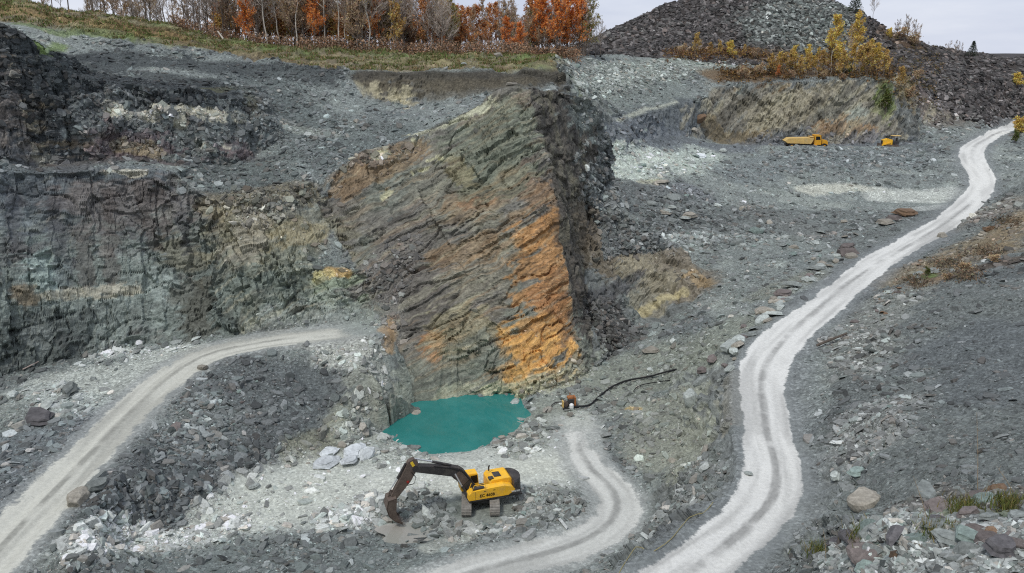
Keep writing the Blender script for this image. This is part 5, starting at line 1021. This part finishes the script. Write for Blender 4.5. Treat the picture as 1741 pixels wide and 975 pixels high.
def pts_between(a, b, n, ya, yb):
    out = []
    for _ in range(n):
        px = random.uniform(a, b); Y = random.uniform(ya, yb); x = (px - W0 / 2) / F * (Y * CP + 3 * SP); out.append((x, Y, ground_z(x, Y)))
    return out
tuft_cloud('undergrowth', 'rusty brown undergrowth below the trees on the rim', pts_between(300, 900, 800, 180, 206) + pts_between(880, 985, 160, 192, 208), 46000, 2.6, .16, ((150,120,96),(128,108,90),(160,128,98),(140,126,106),(156,116,90)), 'undergrowth')
tuft_cloud('dry_grass', 'dry brown and green grass along the rim', [q for q in pts_between(-20, 950, 1900, 146, 186) if q[1] > np.interp(q[0], RIMX, RIMY) + 1], 34000, .55, .3, ((98,112,60),(116,116,72),(142,122,90),(88,104,54),(128,104,76),(94,108,58)), 'grass', blade=True)
gp = [tuple(spot(1300 + random.uniform(-80, 220), 128 + random.gauss(0, 6))[0]) for _ in range(160)]
tuft_cloud('cliff_top_undergrowth', 'brown undergrowth among the yellow trees on the ochre cliff', gp, 9000, 1.6, .16, ((112,84,56),(96,72,52),(140,108,60),(84,76,48)), 'undergrowth')
gp = [tuple(spot(1200 + random.uniform(-70, 100), 96 + random.gauss(0, 5))[0]) for _ in range(100)]
tuft_cloud('heap_foot_undergrowth', 'brown and ochre brush along the foot of the dark heap', gp, 5000, 1.7, .17, ((112,84,56),(104,72,56),(140,112,64)), 'undergrowth')
gp = [tuple(spot(1550 + random.gauss(0, 25), 130 + random.gauss(0, 28))[0]) for _ in range(120)]
tuft_cloud('slope_brush', 'thin dry brush on the slope right of the ochre cliff', gp, 5000, 1.0, .15, ((132,108,76),(112,96,72),(104,100,64)), 'brush', kind='stuff')
gp = [tuple(spot(x + random.gauss(0, 14), y + random.gauss(0, 6))[0]) for x, y in ((1620,450),(1680,430),(1720,380),(1560,480),(1650,470)) for _ in range(24)]
tuft_cloud('hillside_brush', 'russet brush on the right hillside', gp, 5200, .5, .10, ((116,100,82),(98,86,74),(108,104,82),(126,104,82)), 'brush')
for i, (x, y, n, h, lab) in enumerate(((1478,912,220,.55,'green grass tuft on the near bank beside a blue green slab'), (1650,870,260,.6,'grassy weed tuft on the near bank by the purple slabs'), (1722,862,260,.6,'green weed tuft at the edge of the photo on the near bank'), (1610,905,160,.45,'sparse brown grass tuft in the middle of the near bank'), (1395,940,120,.7,'dry grass tuft at the corner where the bank meets the road dust'))):
    p = spot(x, y)[0]; ps = [(p.x + random.gauss(0, .25), p.y + random.gauss(0, .2), p.z - .05) for _ in range(30)]
    o = tuft_cloud('grass_tuft', lab, ps, n * 3, h, .07, ((104,112,56),(124,112,70),(84,96,48)), 'grass', kind=None, blade=True)
M_STALK = mat('dry_stalk', (170, 150, 120), .8)
for x0, y0, x1, y1, lab in ((1662,800,1640,690,'tall dry stalk standing up from the near right bank'), (1580,850,1545,790,'thin leaning dry stalk left of the tall one'), (1725,800,1690,770,'short dry twig by the photo edge on the near bank'), (1405,945,1396,900,'dry weed stem at the lower left of the near bank')):
    p, n, d = spot(x0, min(y0 + 40, 960)); k = F / d; dx, dz = (x1 - x0) / k, (y0 - y1) / k
    mb = MB(); b = Vector((0, 0, -.1)); tip = Vector((dx, .3, dz * 1.25 + .3)); mb.tube([b, b.lerp(tip, .5) + Vector((.03, 0, .05)), tip], [.018, .013, .006], 4)
    for q in range(7):
        a = b.lerp(tip, .35 + .6 * q / 7); mb.tube([a, a + Vector((random.gauss(0, .12), random.gauss(0, .1), random.uniform(.1, .25)))], [.008, .004], 3)
    tag(mb.build('dry_weed', M_STALK, loc=p), lab, 'weed')

# ------------------------------------------------------------------ excavator
M_YEL = mat('yellow_machine_paint', (250, 192, 46), .45, .12, 2.2, dirt=(208, 170, 96), spec=.5); M_BLK = mat('dark_grey_paint', (58, 56, 56), .5, .2, 2.0, dirt=(96, 92, 86), spec=.4); M_STEEL = mat('dusty_track_steel', (140, 136, 128), .7, .3, 3.0, dirt=(164, 162, 154)); M_DIRTY = mat('worn_bucket_steel', (98, 86, 78), .7, .3, 2.0, dirt=(124, 112, 100)); M_CHROME = mat('bright_ram_rod', (220, 222, 224), .25, .05, metal=.6, spec=.6); M_GLASS = mat('dark_cab_glass', (24, 28, 32), .1, .1, spec=.7); M_WHITE = mat('white_lettering', (232, 232, 228), .6, .05); M_INK = mat('black_lettering', (46, 36, 24), .6, .05); M_RUB = mat('black_rubber', (34, 34, 35), .75, .2)
M_TAG = mat('yellow_marker', (236, 200, 60), .5, .05); M_RED = mat('red_cover', (150, 50, 44), .6, .1)
YAW = math.atan2(-.333, -.943); ex = empty('excavator', EXC); tag(ex, 'yellow tracked excavator with dark boom digging on the pit floor', 'excavator')
TY = math.radians(90 + 3)
def stadium(l, r, n=8):
    pr = []
    for k in range(n + 1): a = -math.pi / 2 + math.pi * k / n; pr.append((l / 2 + r * math.cos(a), r + r * math.sin(a)))
    for k in range(n + 1): a = math.pi / 2 + math.pi * k / n; pr.append((-l / 2 + r * math.cos(a), r + r * math.sin(a)))
    return pr
for sd_ in (-1, 1):
    off = Matrix.Rotation(TY, 3, 'Z') @ Vector((0, sd_ * 1.32, 0))
    mb = MB(); Lk, Rk = 3.7, .52; per = 2 * Lk + 2 * math.pi * Rk; n = 46
    for k in range(n):
        s = per * k / n
        if s < Lk: x, z, a = -Lk / 2 + s, 0, 0
        elif s < Lk + math.pi * Rk: t = (s - Lk) / Rk; x, z, a = Lk / 2 + Rk * math.sin(t), Rk - Rk * math.cos(t), -t
        elif s < 2 * Lk + math.pi * Rk: x, z, a = Lk / 2 - (s - Lk - math.pi * Rk), 2 * Rk, math.pi
        else: t = (s - 2 * Lk - math.pi * Rk) / Rk; x, z, a = -Lk / 2 - Rk * math.sin(t), Rk + Rk * math.cos(t), math.pi - t
        mb.box((x, 0, z + .0), (per / n * .92, .92, .07), rot=(0, a, 0)); nx, nz = math.sin(-a) * -1, -math.cos(a)
        mb.box((x - .05 * math.sin(a), 0, z - .05 * math.cos(a)), (.035, .92, .06), rot=(0, a, 0))
    tr = mb.build('track', M_STEEL, ex, TY, off)
    mb = MB(); mb.prism([(x * .9, .06 + z * .86) for x, z in stadium(3.7, .47)], -.3, .3); mb.build('track_frame', M_BLK, tr)
    for xs in (-1.85, 1.85): MB().tube([(xs, -.34, .52), (xs, .34, .52)], .40, 14).build('sprocket' if xs < 0 else 'idler_wheel', M_DIRTY, tr)
mb = MB(); mb.box((0, 0, .78), (1.9, 1.9, .42), bevel=.08); mb.tube([(0, 0, .9), (0, 0, 1.22)], .75, 20); mb.build('undercarriage', M_BLK, ex, TY)
def up(mb, name, m, parent=ex): return mb.build(name, m, parent, YAW if parent is ex else None)
up(MB().box((-1.1, 0, 1.29), (5.3, 2.86, .20), bevel=.04), 'deck_frame', M_BLK)
# side toward the pit edge: long yellow panel with a lower front step
mb = MB(); mb.prism([(1.55, 1.40), (1.55, 2.0), (1.25, 2.28), (-.6, 2.42), (-1.9, 2.45), (-2.75, 2.20), (-3.15, 1.75), (-3.3, 1.40)], .62, 1.45); pn = up(mb, 'side_panel', M_YEL)
up(MB().box((.95, 1.46, 1.86), (.012, .012, .85)), 'panel_seam', M_BLK, pn); up(MB().box((.55, 1.06, 2.40), (1.15, .42, .12)), 'battery_vent', M_BLK, pn)
for x in (.0, -.9): up(MB().box((x, 1.458, 2.18), (.22, .014, .05)), 'panel_latch', M_BLK, pn)
mb = MB(); mb.prism([(-.75, 1.40), (-.75, 2.4), (-1.0, 2.70), (-2.75, 2.72), (-3.1, 2.45), (-3.1, 1.40)], -1.44, .60); hd = up(mb, 'engine_hood', M_YEL)
up(MB().box((-1.7, -.35, 2.735), (.7, .9, .03)), 'hood_grille', M_BLK, hd); up(MB().tube([(-1.1, -.9, 2.9), (-1.1, -.9, 3.35), (-1.2, -.9, 3.45)], .085, 10), 'exhaust_pipe', M_BLK, hd); up(MB().box((-.95, .2, 2.74), (.5, .45, .2), bevel=.05), 'air_filter', M_BLK, hd)
mb = MB(); prof = [(math.cos(a) * 1.0 - 3.0, math.sin(a) * 1.44) for a in np.linspace(math.pi / 2, 3 * math.pi / 2, 11)]
bm = mb.bm; lo_ = [bm.verts.new((x, y, 1.22)) for x, y in prof]; hi_ = [bm.verts.new((x + .10, y * .97, 2.55)) for x, y in prof]; tp_ = [bm.verts.new((x * .92 - .22, y * .86, 2.72)) for x, y in prof]
for a, b in ((lo_, hi_), (hi_, tp_)):
    for k in range(len(prof)): bm.faces.new((a[k], a[(k + 1) % len(prof)], b[(k + 1) % len(prof)], b[k]))
bm.faces.new(lo_); bm.faces.new(tp_); cw = up(mb, 'counterweight', M_BLK)
mb = MB(); mb.prism([(-2.3, 1.38), (-2.9, 1.75), (-3.25, 2.25), (-3.4, 2.25), (-3.4, 1.38)], 1.44, 1.47); up(mb, 'tail_skirt', M_BLK)
def lettering(txt, size, m, parent, loc, rot, name='lettering'):
    cu = bpy.data.curves.new('text_curve', 'FONT'); cu.body = txt; cu.size = size; cu.extrude = .006; cu.resolution_u = 2; cu.offset = size * .02
    t = bpy.data.objects.new('text_curve', cu); C.objects.link(t); dg = bpy.context.evaluated_depsgraph_get(); me = bpy.data.meshes.new_from_object(t.evaluated_get(dg)); bpy.data.objects.remove(t)
    me.materials.clear(); me.materials.append(m); o = bpy.data.objects.new(name, me); C.objects.link(o); o.parent = parent; o.location = loc; o.rotation_euler = rot; return o
lettering('EC 460B', .42, M_INK, pn, (.52, 1.462, 1.62), (math.pi / 2, 0, math.pi)); lettering('VOLVO', .26, M_WHITE, cw, (-2.62, 1.482, 1.62), (math.pi / 2, 0, math.pi))
# cab on the far side, boom between
mb = MB(); mb.prism([(1.75, 1.40), (1.85, 2.2), (1.45, 2.98), (.15, 3.02), (-.05, 1.40)], -1.44, -.42); cb = up(mb, 'cab', M_YEL)
up(MB().prism([(1.70, 1.95), (1.78, 2.25), (1.42, 2.86), (.95, 2.9), (.95, 1.95)], -1.45, -.41), 'window', M_GLASS, cb); up(MB().prism([(.85, 2.1), (.85, 2.9), (.2, 2.92), (.1, 2.1)], -1.45, -.41), 'window', M_GLASS, cb); up(MB().box((.8, -.93, 3.05), (1.3, .95, .08), bevel=.03), 'cab_roof', M_YEL, cb)
def beam(pts, half, up_w): pass
mb = MB(); mb.prism([(.2, 1.65), (.8, 1.45), (1.6, 2.2), (2.95, 3.62), (6.5, 4.66), (6.62, 4.96), (6.35, 5.24), (2.75, 4.52), (2.1, 4.3), (1.65, 3.95), (.9, 2.8)], -.33, .33); bo = up(mb, 'boom', M_BLK)
up(MB().box((1.95, .345, 3.35), (1.4, .02, .8), rot=(0, -.86, 0)), 'boom_plate', M_DIRTY, bo)
for y in (-.42, .42):
    up(MB().tube([(1.35, y, 1.5), (1.95, y, 2.5)], .13, 10), 'boom_cylinder', M_BLK); up(MB().tube([(1.95, y, 2.5), (2.6, y, 3.85)], .075, 8), 'boom_rod', M_CHROME)
mb = MB(); mb.prism([(6.05, 5.55), (6.45, 5.95), (6.95, 5.7), (7.5, 4.5), (8.6, 2.5), (8.40, 2.15), (8.05, 2.2), (6.75, 3.75), (6.2, 4.75)], -.26, .26); st = up(mb, 'arm', M_DIRTY)
up(MB().box((6.58, .275, 5.45), (.26, .03, .5), rot=(0, .45, 0)), 'yellow_marker', M_TAG, st); up(MB().box((7.05, .33, 3.75), (.22, .12, .18)), 'red_cover', M_RED, st)
up(MB().tube([(2.9, 0, 4.62), (4.7, 0, 5.28)], .12, 10), 'arm_cylinder', M_BLK); up(MB().tube([(4.7, 0, 5.28), (6.35, 0, 5.85)], .07, 8), 'arm_rod', M_CHROME)
up(MB().tube([(7.15, 0, 5.5), (7.95, 0, 4.1)], .11, 10), 'bucket_cylinder', M_BLK); up(MB().tube([(7.95, 0, 4.1), (8.7, 0, 2.95)], .06, 8), 'bucket_rod', M_CHROME); up(MB().tube([(8.62, 0, 3.05), (8.2, 0, 2.6)], .08, 6).tube([(8.62, 0, 3.05), (8.85, 0, 2.3)], .08, 6), 'bucket_link', M_DIRTY)
up(MB().tube([(6.7, .30, 4.7), (6.3, .38, 4.1), (6.5, .36, 3.5), (7.1, .30, 3.4)], .035, 6), 'hydraulic_hose', M_RUB); up(MB().tube([(1.0, .38, 2.8), (2.0, .42, 4.1), (3.0, .38, 4.5), (4.6, .36, 4.95)], .035, 6), 'hydraulic_hose', M_RUB)
mb = MB(); W_ = .72; outer = [(8.15, 2.45), (8.95, 2.30), (9.1, 1.5), (8.9, .75), (8.35, .15), (7.75, -.25), (7.65, -.15), (8.05, .35), (8.25, 1.1)]
mb.prism(outer, -W_, -W_ + .06); mb.prism(outer, W_ - .06, W_); shell = [(8.2, 2.48), (8.95, 2.34), (9.14, 1.5), (8.94, .72), (8.38, .10), (7.72, -.30), (7.70, -.22), (8.33, .18), (8.86, .77), (9.05, 1.5), (8.88, 2.25), (8.2, 2.40)]; mb.prism(shell, -W_, W_); bk = up(mb, 'bucket', M_DIRTY)
for k in range(5): up(MB().box((7.58, -W_ + .1 + k * (2 * W_ - .2) / 4, -.34), (.34, .10, .09), rot=(0, -.55, 0), taper=(1, 1)), 'bucket_tooth', M_STEEL, bk)
up(MB().tube([(1.6, 1.40, 1.5), (1.05, 1.40, 2.9), (.0, 1.40, 3.0), (-.05, 1.40, 2.4)], .03, 6).tube([(1.6, .66, 1.5), (1.1, .66, 2.8)], .03, 6), 'handrail', M_YEL)
up(MB().box((1.4, .65, 1.62), (.5, .3, .5), bevel=.03), 'tool_box', M_BLK); up(MB().tube([(1.2, -1.5, 2.6), (1.55, -1.55, 3.0)], .02, 5).box((1.58, -1.56, 3.1), (.05, .2, .34)), 'mirror', M_BLK)
ex.rotation_euler = (math.radians(-1.0), math.radians(1.2), 0)

# ------------------------------------------------------------------ dump truck and tracked loader on the far bench
def bench_at(px, Y): x = (px - W0 / 2) / F * (Y * CP + 23 * SP); return Vector((x, Y, ground_z(x, Y)))
tp = bench_at(1369, 191.5); tkr = empty('dump_truck', tp, math.radians(-3)); tag(tkr, 'yellow dump truck with a long pale bed parked below the ochre cliff', 'truck')
M_PALE = mat('faded_yellow_paint', (214, 180, 110), .6, .15, 1.5, dirt=(190, 170, 130)); M_OCH = mat('ochre_yellow_paint', (222, 162, 44), .5, .12, 1.5, dirt=(180, 140, 70))
MB().box((-.2, 0, 1.05), (9.4, 1.1, .35), bevel=.04).build('chassis', M_BLK, tkr)
mb = MB(); mb.prism([(-5.2, 1.95), (-4.6, 1.45), (.9, 1.30), (1.35, 2.1), (1.5, 2.75), (1.3, 2.75), (-4.3, 2.62)], -1.35, 1.35); bd = mb.build('dump_bed', M_PALE, tkr); 
for x in (-4, -2.9, -1.8, -.7, .3): MB().box((x, -1.38, 2.0), (.12, .08, 1.15)).build('bed_rib', M_PALE, bd)
MB().box((1.15, 0, 2.95), (.9, 2.3, .10), bevel=.02).build('bed_canopy', M_PALE, bd)
mb = MB(); mb.prism([(1.75, 1.1), (1.75, 3.25), (3.15, 3.25), (3.35, 2.2), (3.35, 1.1)], -1.15, 1.15); cb2 = mb.build('cab', M_OCH, tkr); MB().prism([(2.0, 2.25), (2.0, 3.05), (2.95, 3.05), (3.1, 2.25)], -1.17, 1.17).build('window', M_GLASS, cb2); MB().box((3.27, 0, 2.7), (.06, 1.9, .75), rot=(0, -.18, 0)).build('windscreen', M_GLASS, cb2); MB().box((2.45, 0, 3.3), (1.5, 2.35, .08)).build('cab_roof', M_OCH, cb2)
mb = MB(); mb.prism([(3.6, 1.0), (3.6, 2.25), (4.75, 2.1), (4.95, 1.8), (4.95, 1.0)], -1.0, 1.0); hd2 = mb.build('hood', M_OCH, tkr); MB().box((4.96, 0, 1.5), (.03, 1.3, .7)).build('radiator_grille', M_BLK, hd2)
for y in (-.8, .8): MB().tube([(4.94, y, 1.35), (5.0, y, 1.35)], .12, 10).build('headlight', M_WHITE, hd2)
MB().tube([(3.4, -.9, 1.5), (3.4, -.9, 3.4)], .09, 8).build('exhaust_pipe', M_BLK, tkr); MB().box((1.9, -1.25, .85), (.9, .4, .5), bevel=.05).build('fuel_tank', M_OCH, tkr)
for x in (-3.6, -2.1, 4.1):
    for y in (-1.2, 1.2):
        wl = MB().tube([(0, -.28, 0), (0, -.24, 0), (0, .24, 0), (0, .28, 0)], [.62, .72, .72, .62], 18).build('wheel', M_RUB, tkr, loc=(x, y, .72)); MB().tube([(0, -.30, 0), (0, .30, 0)], .34, 12).build('rim', M_OCH, wl)
lp = bench_at(1514, 192); ldr = empty('crawler_loader', lp, math.radians(180)); tag(ldr, 'small yellow crawler loader with a dark canopy on the far bench', 'loader')
mb = MB(); mb.prism([(-.1, .7), (-.1, 2.0), (.9, 2.25), (2.1, 1.95), (2.2, .8)], -.62, .62); lh = mb.build('engine_hood', M_YEL, ldr); MB().box((2.22, 0, 1.4), (.03, .9, .8)).build('radiator_grille', M_BLK, lh); MB().tube([(1.1, .2, 2.1), (1.1, .2, 2.75)], .06, 8).build('exhaust_pipe', M_BLK, lh)
MB().box((-1.0, 0, 1.25), (1.5, 1.2, .8), bevel=.06).box((-1.3, 0, 1.95), (.25, .7, .8), bevel=.05).build('seat_deck', M_BLK, ldr)
for x in (-1.8, -.3):
    for y in (-.72, .72): MB().tube([(x, y, 1.2), (x, y, 2.85)], .05, 6).build('canopy_post', M_BLK, ldr)
MB().box((-1.05, 0, 2.9), (2.0, 1.75, .10), bevel=.03).build('canopy_roof', M_PALE, ldr)
for y in (-.85, .85): MB().prism(stadium(2.4, .42), y - .22, y + .22).build('track', M_DIRTY, ldr)
for y in (-.75, .75): MB().prism([(.3, 1.25), (.3, 1.5), (2.7, .75), (2.7, .5)], y - .07, y + .07).build('lift_arm', M_YEL, ldr)
MB().prism([(2.6, .15), (2.6, 1.1), (2.75, 1.15), (2.85, .3), (3.5, .2), (3.5, .12)], -1.05, 1.05).build('bucket', M_DIRTY, ldr)

# ------------------------------------------------------------------ pump by the pool, hoses, rope, pole
pp = spot(969, 692)[0]; pu = empty('water_pump', pp, math.radians(12)); tag(pu, 'rusty orange diesel water pump with white tank beside the pool', 'pump')
M_ORR = mat('rusty_orange_paint', (168, 110, 66), .7, .25, 3, dirt=(96, 70, 52))
mb = MB()
for y in (-.5, .5): mb.box((0, y, .12), (2.0, .14, .16))
for x in (-.8, 0, .8): mb.box((x, 0, .2), (.12, 1.0, .12))
mb.build('skid_frame', M_BLK, pu)
MB().box((.25, .15, .72), (.85, .75, .85), bevel=.06).build('engine_block', M_BLK, pu); MB().box((.62, .15, .80), (.22, .85, 1.1), bevel=.03).build('radiator', M_ORR, pu); MB().box((.1, .15, 1.25), (.75, .6, .30), bevel=.06).build('engine_cover', M_ORR, pu); MB().tube([(.1, .35, 1.3), (.1, .35, 1.75)], .05, 8).build('exhaust_pipe', M_ORR, pu)
MB().tube([(-.55, -.25, .55), (-.55, .25, .55)], .34, 14).tube([(-.55, 0, .55), (-.95, 0, .75)], .12, 8).build('pump_housing', M_DIRTY, pu); MB().box((-.9, -.1, .6), (.12, .6, .8)).build('control_panel', M_PALE, pu)
MB().tube([(.05, -.62, .16), (.05, -.62, .24), (.05, -.62, .62), (.05, -.62, .72), (.05, -.62, .80)], [.22, .27, .27, .20, .08], 14).build('white_tank', M_WHITE, pu)
def hose(name, label, pts, r, m, cat, lift=.0):
    W_pts = [Vector(spot(*q)[0]) + Vector((0, 0, r + lift)) for q in pts]; P_ = smooth_line([tuple(w) for w in W_pts], .6)
    zz = np.array([max(ground_z(p[0] + a, p[1] + b) for a in (-.25, .25) for b in (-.25, .25)) for p in P_]); zz = np.convolve(np.pad(zz, 3, mode='edge'), np.ones(7) / 7, 'valid'); P_[:, 2] = np.maximum(P_[:, 2], zz + r + .08 + lift)
    return tag(MB().tube([tuple(p) for p in P_], r, 6).build(name, m), label, cat)
hose('discharge_hose', 'thick black hose curving from the pump up the slope', [(972,695),(990,695),(1004,690),(1020,676),(1040,662),(1062,652),(1090,647),(1120,641),(1150,629)], .11, M_RUB, 'hose'); hose('spare_hose', 'short thin black hose lying below the thick one', [(1076,668),(1084,662),(1098,658),(1120,654),(1140,650)], .06, M_RUB, 'hose'); hose('intake_hose', 'grey intake hose running from the pump to the pool', [(958,686),(945,688),(936,694),(926,704)], .07, M_BLK, 'hose')
M_ROPE = mat('yellow_rope', (152, 142, 96), .8, .2); hose('boundary_rope', 'faded yellow rope along the edge of the haul road', [(1212,858),(1196,876),(1170,898),(1140,918),(1110,938),(1080,958),(1052,978)], .028, M_ROPE, 'rope', -.05)
p0, p1 = spot(1388, 592)[0], spot(1440, 574)[0]; tag(MB().tube([p0 + Vector((0, 0, .35)), p0.lerp(p1, .5) + Vector((0, 0, .45)), p1 + Vector((0, 0, .5))], [.16, .15, .12], 8).build('timber_pole', mat('weathered_timber', (92, 84, 76), .85, .3)), 'dark timber pole lying on the slope beside the haul road', 'pole')
p0, p1 = spot(38, 632)[0], spot(66, 621)[0]; tag(MB().tube([p0 + Vector((0, 0, .3)), p1 + Vector((0, 0, .4))], [.08, .07], 6).build('drill_rod', mat('pale_rod', (176, 160, 150), .6, .2)), 'pale rod leaning at the foot of the left rock wall', 'rod')
p0 = spot(380, 60)[0]; tag(MB().tube([p0, p0 + Vector((-1.2, .5, 1.6))], [.2, .16], 6).build('fallen_log', mat('bleached_wood', (190, 182, 168), .8)), 'bleached broken log leaning on the grassy rim', 'log')
